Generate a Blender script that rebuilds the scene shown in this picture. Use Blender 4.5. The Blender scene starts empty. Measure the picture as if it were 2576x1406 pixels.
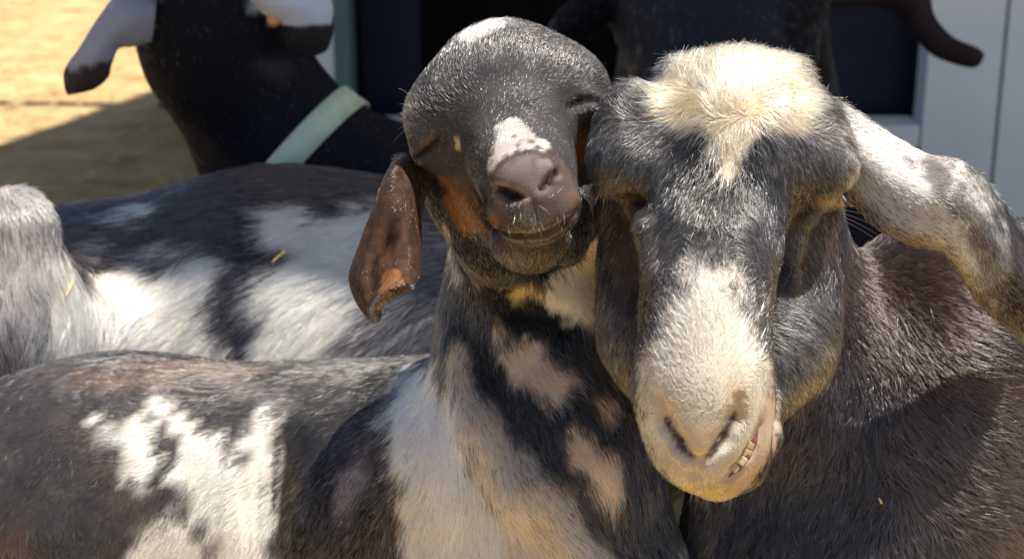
import bpy, math, random
import numpy as np
from mathutils import Vector, Matrix
from mathutils.bvhtree import BVHTree
from mathutils.kdtree import KDTree

rng = np.random.default_rng(7)
random.seed(7)
R = math.radians
sc = bpy.context.scene

# ---------------------------------------------------------------- camera, world, sun, exposure
CAM_H, PITCH = 1.10, R(18)
FOVT = 0.3249                       # tan of half the horizontal field of view
cam_d = bpy.data.cameras.new('camera')
cam = bpy.data.objects.new('camera', cam_d)
sc.collection.objects.link(cam)
cam.location = (0, 0, CAM_H)
cam.rotation_euler = (R(90) - PITCH, 0, 0)
cam_d.sensor_width = 36
cam_d.lens = 18 / FOVT
cam_d.clip_start = 0.02
cam_d.clip_end = 500
cam_d.dof.use_dof = True
cam_d.dof.focus_distance = 0.91
cam_d.dof.aperture_fstop = 11.0
sc.camera = cam

SUN = Vector((0.30, -0.02, 0.955)).normalized()      # towards the sun
world = bpy.data.worlds.new('World')
sc.world = world
world.use_nodes = True
wn = world.node_tree
sky = wn.nodes.new('ShaderNodeTexSky')
sky.sky_type = 'NISHITA'
sky.sun_disc = False
sky.sun_elevation = math.asin(SUN.z)
sky.sun_rotation = math.atan2(SUN.x, SUN.y)
wn.links.new(sky.outputs[0], wn.nodes['Background'].inputs[0])
wn.nodes['Background'].inputs[1].default_value = 0.08
sun_d = bpy.data.lights.new('sun', 'SUN')
sun_d.energy = 5.0
sun_d.angle = R(0.5)
sun_d.color = (1.0, 0.95, 0.87)
sun = bpy.data.objects.new('sun', sun_d)
sc.collection.objects.link(sun)
sun.rotation_euler = SUN.to_track_quat('Z', 'Y').to_euler()
sun.location = (2, -1, 5)

sc.view_settings.view_transform = 'Standard'
sc.view_settings.look = 'None'
sc.view_settings.gamma = 1
sc.view_settings.exposure = 0.86
sc.cycles.use_denoising = True
sc.cycles.denoiser = 'OPENIMAGEDENOISE'
sc.cycles.denoising_input_passes = 'RGB_ALBEDO_NORMAL'
sc.cycles.max_bounces = 8
sc.cycles.transmission_bounces = 6
sc.cycles.glossy_bounces = 4
sc.cycles.diffuse_bounces = 3
sc.cycles.sample_clamp_indirect = 4.0

# ---------------------------------------------------------------- frames: points given as photo column, row and distance
K = FOVT * 2 / 2576
RIGHT = np.array((1.0, 0, 0)); FWD = np.array((0, math.cos(PITCH), -math.sin(PITCH)))
DOWN = np.array((0, -math.sin(PITCH), -math.cos(PITCH)))
M3 = np.stack([RIGHT, DOWN, FWD], 1)               # model frame (x right, y down, z away) -> world
ORG = np.array((0, 0, CAM_H))
def q(u, v, d):
    return np.array(((u - 1288) * d * K, (v - 703) * d * K, d), dtype=np.float64)
def W(p):
    return np.asarray(p) @ M3.T + ORG
def to_m(w):                                        # world -> model frame
    return (np.asarray(w) - ORG) @ M3

# ---------------------------------------------------------------- noise
def vnoise(p, scale, seed=0):
    p = np.asarray(p) / scale + 1000.0
    i = np.floor(p).astype(np.int64); f = p - i; f = f * f * (3 - 2 * f)
    def h(a, b, c):
        n = (a * 374761393 + b * 668265263 + c * 2147483647 + seed * 974634777) & 0xffffffff
        n = ((n ^ (n >> 13)) * 1274126177) & 0xffffffff
        return ((n ^ (n >> 16)) & 0xffff) / 32767.5 - 1
    x, y, z = i[:, 0], i[:, 1], i[:, 2]; fx, fy, fz = f[:, 0], f[:, 1], f[:, 2]
    r = 0
    for dx in (0, 1):
        for dy in (0, 1):
            for dz in (0, 1):
                r = r + h(x + dx, y + dy, z + dz) * (fx if dx else 1 - fx) * (fy if dy else 1 - fy) * (fz if dz else 1 - fz)
    return r

# ---------------------------------------------------------------- implicit modelling of one continuous body
class Clay:
    def __init__(s): s.ops = []
    def _add(s, fn, k, sub=False): s.ops.append((fn, k, sub)); return s
    def cone(s, a, b, ra, rb, k=0.02, sub=False, flat=None):
        """a, b points; radii in metres"""
        a = np.asarray(a, np.float32); b = np.asarray(b, np.float32)
        Mx = None
        if flat is not None:
            n = np.asarray(flat[0], float); n /= np.linalg.norm(n)
            Mx = (np.eye(3) + (flat[1] - 1) * np.outer(n, n)).astype(np.float32)
            a = Mx @ a; b = Mx @ b
        ab = b - a; l2 = max(float(ab @ ab), 1e-12)
        def f(p):
            if Mx is not None: p = p @ Mx.T
            t = np.clip(((p - a) @ ab) / l2, 0, 1)
            return np.sqrt(((p - a - t[:, None] * ab) ** 2).sum(1)) - (ra + t * (rb - ra))
        return s._add(f, k, sub)
    def ell(s, c, r, k=0.02, roll=0, pitch=0, sub=False):
        c = np.asarray(c, np.float32)
        cr, sr = math.cos(roll), math.sin(roll); cp, sp = math.cos(pitch), math.sin(pitch)
        Rz = np.array([[cr, -sr, 0], [sr, cr, 0], [0, 0, 1]]); Rx = np.array([[1, 0, 0], [0, cp, -sp], [0, sp, cp]])
        A = (Rz @ Rx).astype(np.float32); r = np.asarray(r, np.float32)
        def f(p):
            x = (p - c) @ A
            k0 = np.sqrt(((x / r) ** 2).sum(1)); k1 = np.sqrt(((x / (r * r)) ** 2).sum(1)) + 1e-9
            return k0 * (k0 - 1) / k1
        return s._add(f, k, sub)
    def chain(s, pts, k=0.02, sub=False, joint=None):
        """pts: (u, v, d, r px)"""
        for (u0, v0, d0, r0), (u1, v1, d1, r1) in zip(pts[:-1], pts[1:]):
            s.cone(q(u0, v0, d0), q(u1, v1, d1), r0 * d0 * K, r1 * d1 * K, k, sub)
        return s
    def ball(s, u, v, d, r, k=0.02, roll=0, pitch=0, sub=False):
        if not hasattr(r, '__len__'): r = (r, r, r)
        return s.ell(q(u, v, d), [x * d * K for x in r], k, roll, pitch, sub)
    def val(s, p):
        p = np.asarray(p, np.float32)
        F = np.full(len(p), 10.0, np.float32)
        for fn, k, sub in s.ops:
            g = fn(p)
            if sub:
                g = -g; h = np.maximum(k - np.abs(F - g), 0) / k
                F = np.maximum(F, g) + h * h * k * .25
            else:
                h = np.maximum(k - np.abs(F - g), 0) / k
                F = np.minimum(F, g) - h * h * k * .25
        return F
    def hit(s, u, v, off=0.0, d0=0.6, d1=1.8):
        """point of the surface met along the line of sight, moved off metres towards the viewer"""
        ds = np.linspace(d0, d1, 1201); P = np.stack([q(u, v, d) for d in ds])
        F = s.val(P); i = np.argmax(F < 0)
        if F[i] >= 0: i = int(np.argmin(F))
        return q(u, v, ds[i] - off)
    def groove(s, pts, k=0.004, sub=True, off=0.0):
        """pts: (u, v, r px) laid on the present surface"""
        P = [(s.hit(u, v, off), r) for u, v, r in pts]
        for (a, ra), (b, rb) in zip(P[:-1], P[1:]):
            s.cone(a, b, ra * a[2] * K, rb * b[2] * K, k, sub)
        return s

def axis_steps(lo, f0, f1, hi, fine, coarse):
    """grid line positions: coarse outside f0..f1, fine inside, growing between"""
    mid = list(np.arange(f0, f1, fine)); x = mid[-1]; st = fine; up = []
    while x < hi:
        st = min(st * 1.18, coarse); x += st; up.append(x)
    x = f0; st = fine; dn = []
    while x > lo:
        st = min(st * 1.18, coarse); x -= st; dn.append(x)
    return np.array(dn[::-1] + mid + up)

def surface_nets(clay, X, Y, Z):
    nx, ny, nz = len(X), len(Y), len(Z)
    F = np.empty((nx, ny, nz), np.float32)
    YY, ZZ = np.meshgrid(Y, Z, indexing='ij')
    step = max(1, 400000 // (ny * nz))
    for i in range(0, nx, step):
        xs = X[i:i + step]
        P = np.empty((len(xs), ny, nz, 3), np.float32)
        P[..., 0] = xs[:, None, None]; P[..., 1] = YY; P[..., 2] = ZZ
        F[i:i + step] = clay.val(P.reshape(-1, 3)).reshape(len(xs), ny, nz)
    F[F == 0] = 1e-7
    S = F < 0
    C = S[:-1, :-1, :-1].astype(np.int8)
    for a in (0, 1):
        for b in (0, 1):
            for c in (0, 1):
                if a + b + c: C = C + S[a:nx - 1 + a, b:ny - 1 + b, c:nz - 1 + c]
    I, J, L = np.nonzero((C > 0) & (C < 8))
    idx = np.full(C.shape, -1, np.int64); idx[I, J, L] = np.arange(len(I))
    acc = np.zeros((len(I), 3)); cnt = np.zeros(len(I))
    co = [(a, b, c) for a in (0, 1) for b in (0, 1) for c in (0, 1)]
    for m, (a, b, c) in enumerate(co):
        for (a2, b2, c2) in co[m + 1:]:
            if abs(a - a2) + abs(b - b2) + abs(c - c2) != 1: continue
            f0 = F[I + a, J + b, L + c]; f1 = F[I + a2, J + b2, L + c2]
            x = (f0 < 0) != (f1 < 0)
            t = np.where(x, f0 / np.where(x, f0 - f1, 1), 0)
            p0 = np.stack([X[I + a], Y[J + b], Z[L + c]], 1); p1 = np.stack([X[I + a2], Y[J + b2], Z[L + c2]], 1)
            acc += np.where(x[:, None], p0 + t[:, None] * (p1 - p0), 0); cnt += x
    V = acc / cnt[:, None]
    faces = []
    def quads(ax):
        sl0 = [slice(None)] * 3; sl1 = [slice(None)] * 3
        sl0[ax] = slice(0, -1); sl1[ax] = slice(1, None)
        D = S[tuple(sl0)] != S[tuple(sl1)]
        o = [a for a in (0, 1, 2) if a != ax]
        i3 = np.nonzero(D)
        ok = (i3[o[0]] > 0) & (i3[o[1]] > 0) & (i3[o[0]] < (nx, ny, nz)[o[0]] - 1) & (i3[o[1]] < (nx, ny, nz)[o[1]] - 1)
        i3 = [a[ok] for a in i3]
        def cell(da, db):
            j = list(i3); j[o[0]] = j[o[0]] - da; j[o[1]] = j[o[1]] - db
            return idx[tuple(j)]
        Q = np.stack([cell(1, 1), cell(0, 1), cell(0, 0), cell(1, 0)], 1)
        flip = S[tuple(i3)] == (ax == 1)
        Q[flip] = Q[flip][:, ::-1]
        return Q
    for ax in (0, 1, 2): faces.append(quads(ax))
    Fq = np.concatenate(faces); Fq = Fq[(Fq >= 0).all(1)]
    return V, Fq

def catmull(rows, n):
    """rows: (m, ..., 3) -> n samples"""
    rows = np.asarray(rows, float); m = len(rows); out = []
    for t in np.linspace(0, m - 1, n):
        i = min(int(t), m - 2); f = t - i
        p0, p1, p2, p3 = rows[max(i - 1, 0)], rows[i], rows[i + 1], rows[min(i + 2, m - 1)]
        out.append(.5 * ((2 * p1) + (-p0 + p2) * f + (2 * p0 - 5 * p1 + 4 * p2 - p3) * f * f + (-p0 + 3 * p1 - 3 * p2 + p3) * f ** 3))
    return np.array(out)

def sheet(net, nu, nv, thick):
    """thick closed sheet (an ear) from a net of (u, v, d) rows"""
    net = np.array([[q(*p) for p in row] for row in net])
    G = catmull(net, nu)                                     # nu x m x 3
    G = np.swapaxes(catmull(np.swapaxes(G, 0, 1), nv), 0, 1) # nu x nv x 3
    du = np.gradient(G, axis=0); dv = np.gradient(G, axis=1)
    N = np.cross(du, dv); N /= np.linalg.norm(N, axis=2, keepdims=True) + 1e-12
    s = np.linspace(0, 1, nv); e = np.minimum(s, 1 - s); e = np.clip(e / .12, 0, 1) ** .5
    r = np.linspace(0, 1, nu); e2 = np.clip((1 - r) / .06, 0.0, 1) ** .5
    T = thick * .5 * (0.15 + .85 * e[None, :] * e2[:, None])
    A = G + N * T[..., None]; B = G - N * T[..., None]
    V = np.concatenate([A.reshape(-1, 3), B.reshape(-1, 3)]); n = nu * nv
    F = []
    I, J = np.meshgrid(np.arange(nu - 1), np.arange(nv - 1), indexing='ij'); a = (I * nv + J).ravel()
    F.append(np.stack([a, a + nv, a + nv + 1, a + 1], 1)); F.append(np.stack([a + 1, a + nv + 1, a + nv, a], 1) + n)
    def strip(p): p = np.asarray(p); return np.stack([p[:-1], p[1:], p[1:] + n, p[:-1] + n], 1)
    j = np.arange(nv); i = np.arange(nu)
    F += [strip(j), strip((nu - 1) * nv + j)[:, ::-1], strip(i * nv)[:, ::-1], strip(i * nv + nv - 1)]
    return V, np.concatenate(F)

def weld(parts):
    V, F, o = [], [], 0
    for v, f in parts: V.append(v); F.append(f + o); o += len(v)
    return np.concatenate(V), np.concatenate(F)

# ---------------------------------------------------------------- materials
def new_mat(name):
    m = bpy.data.materials.new(name); m.use_nodes = True
    nt = m.node_tree; return m, nt, nt.nodes['Principled BSDF']
def plain(name, col, rough=.7, noise=None, bump=0, nscale=20, spec=.3, trans=0, metal=0):
    m, nt, b = new_mat(name)
    b.inputs['Roughness'].default_value = rough
    b.inputs['Specular IOR Level'].default_value = spec
    b.inputs['Metallic'].default_value = metal
    tc = nt.nodes.new('ShaderNodeTexCoord'); nz = nt.nodes.new('ShaderNodeTexNoise')
    nz.inputs['Scale'].default_value = nscale; nz.inputs['Detail'].default_value = 6
    nt.links.new(tc.outputs['Object'], nz.inputs['Vector'])
    rp = nt.nodes.new('ShaderNodeValToRGB')
    c2 = noise or tuple(c * .7 for c in col)
    rp.color_ramp.elements[0].position = .35; rp.color_ramp.elements[1].position = .65
    rp.color_ramp.elements[0].color = (*c2, 1); rp.color_ramp.elements[1].color = (*col, 1)
    nt.links.new(nz.outputs['Fac'], rp.inputs[0]); nt.links.new(rp.outputs[0], b.inputs['Base Color'])
    if bump:
        bp = nt.nodes.new('ShaderNodeBump'); bp.inputs['Strength'].default_value = bump; bp.inputs['Distance'].default_value = .01
        nt.links.new(nz.outputs['Fac'], bp.inputs['Height']); nt.links.new(bp.outputs[0], b.inputs['Normal'])
    return m
def hide_mat():
    m, nt, b = new_mat('goat_hide')
    a = nt.nodes.new('ShaderNodeAttribute'); a.attribute_name = 'coat'
    nt.links.new(a.outputs['Color'], b.inputs['Base Color'])
    b.inputs['Roughness'].default_value = .75; b.inputs['Specular IOR Level'].default_value = .06
    nz = nt.nodes.new('ShaderNodeTexNoise'); nz.inputs['Scale'].default_value = 900; nz.inputs['Detail'].default_value = 3
    tc = nt.nodes.new('ShaderNodeTexCoord'); nt.links.new(tc.outputs['Object'], nz.inputs['Vector'])
    bp = nt.nodes.new('ShaderNodeBump'); bp.inputs['Strength'].default_value = .35; bp.inputs['Distance'].default_value = .001
    nt.links.new(nz.outputs['Fac'], bp.inputs['Height']); nt.links.new(bp.outputs[0], b.inputs['Normal'])
    return m
def fur_mat(name, rough=.19, rrough=.3, coat=0.0):
    m = bpy.data.materials.new(name); m.use_nodes = True; nt = m.node_tree
    nt.nodes.remove(nt.nodes['Principled BSDF'])
    h = nt.nodes.new('ShaderNodeBsdfHairPrincipled')
    h.model = 'CHIANG'; h.parametrization = 'COLOR'
    a = nt.nodes.new('ShaderNodeAttribute'); a.attribute_name = 'coat'
    nt.links.new(a.outputs['Color'], h.inputs['Color'])
    h.inputs['Roughness'].default_value = rough; h.inputs['Radial Roughness'].default_value = rrough
    h.inputs['Coat'].default_value = coat; h.inputs['IOR'].default_value = 1.68; h.inputs['Random Roughness'].default_value = .5
    nt.links.new(h.outputs[0], nt.nodes['Material Output'].inputs[0])
    return m
HIDE = hide_mat()
FUR = fur_mat('fur_strands')

# ---------------------------------------------------------------- object helpers
def link(o, parent=None):
    sc.collection.objects.link(o)
    if parent is not None: o.parent = parent
    return o
def tag(o, label=None, cat=None, group=None, kind=None):
    if label: o['label'] = label
    if cat: o['category'] = cat
    if group: o['group'] = group
    if kind: o['kind'] = kind
    return o
def empty(name, loc):
    o = bpy.data.objects.new(name, None); o.location = loc; return link(o)
def mesh_obj(name, V, F, mat, parent=None, smooth=True):
    """V in world coordinates"""
    V = np.asarray(V, float)
    if parent is not None: V = V - np.array(parent.location) if parent.parent is None else V - np.array(parent.location) - np.array(parent.parent.location)
    me = bpy.data.meshes.new(name)
    me.from_pydata(V.tolist() if len(V) < 2000 else V, [], F.tolist() if hasattr(F, 'tolist') else F)
    me.update()
    if smooth: me.polygons.foreach_set('use_smooth', np.ones(len(me.polygons), bool))
    me.materials.append(mat)
    return link(bpy.data.objects.new(name, me), parent)
def box_vf(c, s, rz=0):
    x, y, z = [a / 2 for a in s]
    V = np.array([(a, b, e) for a in (-x, x) for b in (-y, y) for e in (-z, z)], float)
    if rz: V = V @ np.array([[math.cos(rz), math.sin(rz), 0], [-math.sin(rz), math.cos(rz), 0], [0, 0, 1]])
    return V + np.array(c), np.array([(0, 1, 3, 2), (4, 6, 7, 5), (0, 4, 5, 1), (2, 3, 7, 6), (0, 2, 6, 4), (1, 5, 7, 3)])

# ---------------------------------------------------------------- coat patches and fur
def in_poly(poly, U, Vv):
    poly = np.asarray(poly, float); ins = np.zeros(len(U), bool); j = len(poly) - 1
    for i in range(len(poly)):
        (xi, yi), (xj, yj) = poly[i], poly[j]
        c = ((yi > Vv) != (yj > Vv)) & (U < (xj - xi) * (Vv - yi) / ((yj - yi) or 1e-9) + xi)
        ins ^= c; j = i
    return ins

class Coat:
    """a coat colour over a body: a base plus patches, each patch a cloud of points that lie on the hide"""
    def __init__(s, V, F, base):
        s.V, s.F, s.base = V, F, base
        s.bvh = BVHTree.FromPolygons(V.tolist(), F.tolist())
        s.layers = []
    def hit(s, u, v):
        r = s.bvh.ray_cast(Vector((0, 0, 0)), Vector(q(u, v, 1.0)).normalized())
        return r[0]
    def patch(s, poly, col, soft=2.0, noise=3.0, nscale=8.0, dens=1.0, step=11, deep=None):
        poly = np.asarray(poly, float); lo, hi = poly.min(0), poly.max(0)
        U, Vv = np.meshgrid(np.arange(lo[0], hi[0] + step, step), np.arange(lo[1], hi[1] + step, step))
        U, Vv = U.ravel(), Vv.ravel(); m = in_poly(poly, U, Vv)
        pts, dep = [], []
        a = poly; b = np.roll(poly, -1, 0); ab = b - a; l2 = (ab ** 2).sum(1) + 1e-9
        for u, v in zip(U[m], Vv[m]):
            h = s.hit(u, v)
            if h is not None and (deep is None or deep[0] < h.z < deep[1]):
                w = np.array((u, v)) - a; t = np.clip((w * ab).sum(1) / l2, 0, 1)
                pts.append(h); dep.append(math.sqrt(((w - t[:, None] * ab) ** 2).sum(1).min()) * K * h.z)
        if not pts: return s
        kd = KDTree(len(pts))
        for i, p in enumerate(pts): kd.insert(p, i)
        kd.balance(); A = np.array(pts)
        r = step * .75 * float(A[:, 2].mean()) * K
        s.layers.append((kd, A.min(0), A.max(0), r, np.array(dep), col, soft * .001, noise * .001, nscale * .001, dens)); return s
    def color(s, P, strands=True):
        P = np.asarray(P, float); n = len(P)
        C = np.array(s.base(P) if callable(s.base) else s.base, float)
        if C.ndim == 1: C = np.tile(C, (n, 1))
        for li, (kd, lo, hi, r, dep, col, soft, nz, ns, dens) in enumerate(s.layers):
            m = soft * 2 + nz * 2 + r
            sel = np.nonzero(((P > lo - m) & (P < hi + m)).all(1))[0]
            if not len(sel): continue
            fd = [kd.find(p)[1:] for p in P[sel].tolist()]
            d = np.array([x[1] for x in fd]); di = dep[np.array([x[0] for x in fd])]
            f = di - np.maximum(d - r, 0) + nz * (vnoise(P[sel], ns, li) + .5 * vnoise(P[sel], ns * .4, li + 50))
            a = np.clip(f / max(soft, 1e-5) + .5, 0, 1)
            a = a * a * (3 - 2 * a) * dens
            c = np.array(col(P[sel])) if callable(col) else np.array(col)
            if strands: a = (rng.random(len(sel)) < a).astype(float)
            C[sel] = C[sel] * (1 - a[:, None]) + c * a[:, None]
        return C

def face_geom(V, F):
    a, b, c, d = V[F[:, 0]], V[F[:, 1]], V[F[:, 2]], V[F[:, 3]]
    n = np.cross(c - a, d - b); A = np.linalg.norm(n, axis=1) * .5
    return n / (2 * A[:, None] + 1e-15), A
def vert_normals(V, F, fn, A):
    N = np.zeros_like(V)
    for k in range(4): np.add.at(N, F[:, k], fn * A[:, None])
    return N / (np.linalg.norm(N, axis=1, keepdims=True) + 1e-15)

def grow_fur(coat, guides, parent, width=.13, layers=4.0, jitter=.13, clump=.36, clump_mm=5.0, npts=5, name='fur', bare=None, dark_var=.4, pale_hairs=.025, far=.25, lscale=.6, liftscale=.45, maxn=400000, curl=.0, mat=None):
    V, F = coat.V, coat.F
    fn, A = face_geom(V, F); N = vert_normals(V, F, fn, A)
    cen = V[F].mean(1)
    GP, GD, GL, GS = [], [], [], []
    for g in guides:
        u, v, du, dv, L = g[:5]; lift = g[5] if len(g) > 5 else .35; dd = g[6] if len(g) > 6 else 0
        h = coat.hit(u, v)
        if h is None: continue
        GP.append(h); t = np.array((du, dv, dd), float); GD.append(t / np.linalg.norm(t)); GL.append(L); GS.append(lift)
    GP, GD, GL, GS = map(np.array, (GP, GD, GL, GS))
    GL = GL * lscale; GS = GS * liftscale
    def field(P):
        d2 = ((P[:, None, :] - GP[None]) ** 2).sum(2) + 1e-5
        w = 1 / d2 ** 1.6; w /= w.sum(1, keepdims=True)
        return w @ GD, w @ GL, w @ GS
    _, Lf, _ = field(cen)
    U = cen[:, 0] / cen[:, 2] / K + 1288; Vv = cen[:, 1] / cen[:, 2] / K + 703
    vis = (U > -60) & (U < 2640) & (Vv > -60) & (Vv < 1470)
    view = cen / np.linalg.norm(cen, axis=1, keepdims=True)
    facing = -(fn * view).sum(1) > -.25
    w = A * (layers / (Lf * .001 * width * .002)) * np.where(vis & facing, 1, np.where(facing | vis, far, far * .5)) * np.where((Vv > 2200) | (U < -700) | (U > 3300), 0, 1)
    if bare is not None: w = w * (1 - bare(cen))
    tot = min(w.sum(), maxn); n = int(tot)
    cs = np.cumsum(w); fi = np.searchsorted(cs, rng.random(n) * cs[-1]); fi = np.clip(fi, 0, len(F) - 1)
    a, b = rng.random(n)[:, None], rng.random(n)[:, None]
    q4 = F[fi]
    wts = [(1 - a) * (1 - b), a * (1 - b), a * b, (1 - a) * b]
    P = sum(wts[k] * V[q4[:, k]] for k in range(4)); NN = sum(wts[k] * N[q4[:, k]] for k in range(4))
    NN /= np.linalg.norm(NN, axis=1, keepdims=True) + 1e-12
    D, L, lift = field(P)
    cm = clump_mm * .001
    D0 = D - (D * NN).sum(1)[:, None] * NN; D0 /= np.linalg.norm(D0, axis=1, keepdims=True) + 1e-9
    PS = P - .72 * (P * D0).sum(1)[:, None] * D0          # locks of hair run along the lie of the coat
    cn = np.stack([vnoise(PS, cm, 11), vnoise(PS, cm, 12), vnoise(PS, cm, 13)], 1) + .6 * np.stack([vnoise(PS, cm * .4, 14), vnoise(PS, cm * .4, 15), vnoise(PS, cm * .4, 16)], 1)
    big = np.stack([vnoise(P, cm * 5, 21), vnoise(P, cm * 5, 22), vnoise(P, cm * 5, 23)], 1)
    D = D + clump * cn + .25 * big + jitter * rng.normal(size=(n, 3)) * .6
    T = D - (D * NN).sum(1)[:, None] * NN
    T /= np.linalg.norm(T, axis=1, keepdims=True) + 1e-9
    L = L * .001 * (1 + .22 * rng.normal(size=n)).clip(.35, 1.7) * (1 + .2 * vnoise(P, cm * 1.5, 31))
    lift = (lift * (1 + .4 * rng.normal(size=n)) + .10 * vnoise(PS, cm * .5, 33)).clip(.05, 1.4)
    s = np.linspace(0, 1, npts)
    side = np.cross(T, NN); cr = curl * rng.normal(size=n)
    pos = np.empty((n, npts, 3))
    for k, t in enumerate(s):
        tang = t; nor = lift * (t - .42 * t * t)
        pos[:, k] = P - NN * .0004 + (L * tang)[:, None] * T + (L * nor)[:, None] * NN + (L * cr * t * t)[:, None] * side
    col = coat.color(P, True)
    lv = col.mean(1); var = np.where(lv < .25, 1.0, .5)       # dark coats carry paler and blacker hairs, white coats are more even
    lum = np.exp(var * (dark_var * rng.normal(size=n) + .6 * vnoise(PS, cm * .3, 41) + .35 * vnoise(PS, cm * .9, 42)))
    pale = (rng.random(n) < pale_hairs) & (lv < .05)
    col = np.where(pale[:, None], .22 + .25 * rng.random((n, 1)), col * lum[:, None]).clip(.004, .93)
    base = np.array(parent.location)
    hc = bpy.data.hair_curves.new(name)
    hc.add_curves([npts] * n)
    hc.attributes['position'].data.foreach_set('vector', (W(pos.reshape(-1, 3)) - base).astype(np.float32).ravel())
    rad = (width * .001 * (1 - .75 * s ** 2))[None, :] * (1 + .2 * rng.normal(size=n)).clip(.5, 1.6)[:, None]
    ra = hc.attributes.get('radius') or hc.attributes.new('radius', 'FLOAT', 'POINT')
    ra.data.foreach_set('value', rad.astype(np.float32).ravel())
    ca = hc.attributes.new('coat', 'FLOAT_COLOR', 'CURVE')
    ca.data.foreach_set('color', np.concatenate([col, np.ones((n, 1))], 1).astype(np.float32).ravel())
    hc.materials.append(mat or FUR)
    o = link(bpy.data.objects.new(name, hc), parent)
    print('fur', parent.name, n)
    return o

def finish_body(root, coat, name='body'):
    """the one continuous mesh of an animal"""
    o = mesh_obj(name, W(coat.V), coat.F, HIDE, root)
    C = coat.color(coat.V, False)
    at = o.data.color_attributes.new('coat', 'FLOAT_COLOR', 'POINT')
    at.data.foreach_set('color', np.concatenate([C, np.ones((len(C), 1))], 1).astype(np.float32).ravel())
    return o

def down_to_ground(p):                 # the point of the ground below a model-frame point
    w = W(p); w = np.array((w[0], w[1], 0.03)); return to_m(w)
def leg(clay, top, dx=0, dy=0, r=.05):
    """shoulder or hip at model-frame point TOP, then knee or hock, pastern and hoof"""
    w = W(top); z = w[2]
    pts = [w, w + (dx * .5, dy * .5 + .02, -z * .5), np.array((w[0] + dx, w[1] + dy, .09)), np.array((w[0] + dx, w[1] + dy - .02, .03))]
    rs = [r, r * .5, r * .34, r * .5]
    for a, b, ra, rb in zip(pts[:-1], pts[1:], rs[:-1], rs[1:]): clay.cone(to_m(a), to_m(b), ra, rb, .03)

BLACK = (.030, .027, .027); WHITE = (.80, .76, .68); GREY = (.20, .19, .185)
def mottled(c1, c2, scale=.02, seed=1):
    c1, c2 = np.array(c1), np.array(c2)
    def f(P):
        t = (vnoise(P, scale, seed) * .5 + .5)[:, None]; return c1 * (1 - t) + c2 * t
    return f

def cloud_mask(coat, poly, soft=.002, step=9):
    tmp = Coat.__new__(Coat); tmp.V, tmp.F, tmp.bvh, tmp.layers, tmp.base = coat.V, coat.F, coat.bvh, [], (0, 0, 0)
    tmp.patch(poly, (1, 1, 1), soft * 1000, 0.0, 8, 1.0, step)
    return lambda P: tmp.color(P, False)[:, 0]

def long_hairs(name, coat, specs, parent, rad=.00012, col=(.6, .56, .5)):
    """specs: (u, v, du px, dv px, towards the viewer mm, bend px) single long hairs rooted on the hide"""
    P = []
    for u, v, du, dv, out, bend in specs:
        h = coat.hit(u, v)
        if h is None: continue
        h = np.array(h); k = h[2] * K; d = np.array((du * k, dv * k, -out * .001)); n = np.array((-dv, du, 0.0)); n /= np.linalg.norm(n) + 1e-9
        P.append([h + d * t + n * bend * k * math.sin(math.pi * t * .8) for t in np.linspace(0, 1, 7)])
    P = np.array(P); n = len(P)
    hc = bpy.data.hair_curves.new(name); hc.add_curves([7] * n)
    hc.attributes['position'].data.foreach_set('vector', (W(P.reshape(-1, 3)) - np.array(parent.location)).astype(np.float32).ravel())
    ra = hc.attributes.get('radius') or hc.attributes.new('radius', 'FLOAT', 'POINT')
    ra.data.foreach_set('value', np.tile(rad * (1 - .75 * np.linspace(0, 1, 7)), n).astype(np.float32))
    ca = hc.attributes.new('coat', 'FLOAT_COLOR', 'CURVE')
    ca.data.foreach_set('color', np.tile(np.array((*col, 1), np.float32), n))
    hc.materials.append(FUR)
    return link(bpy.data.objects.new(name, hc), parent)

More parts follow.
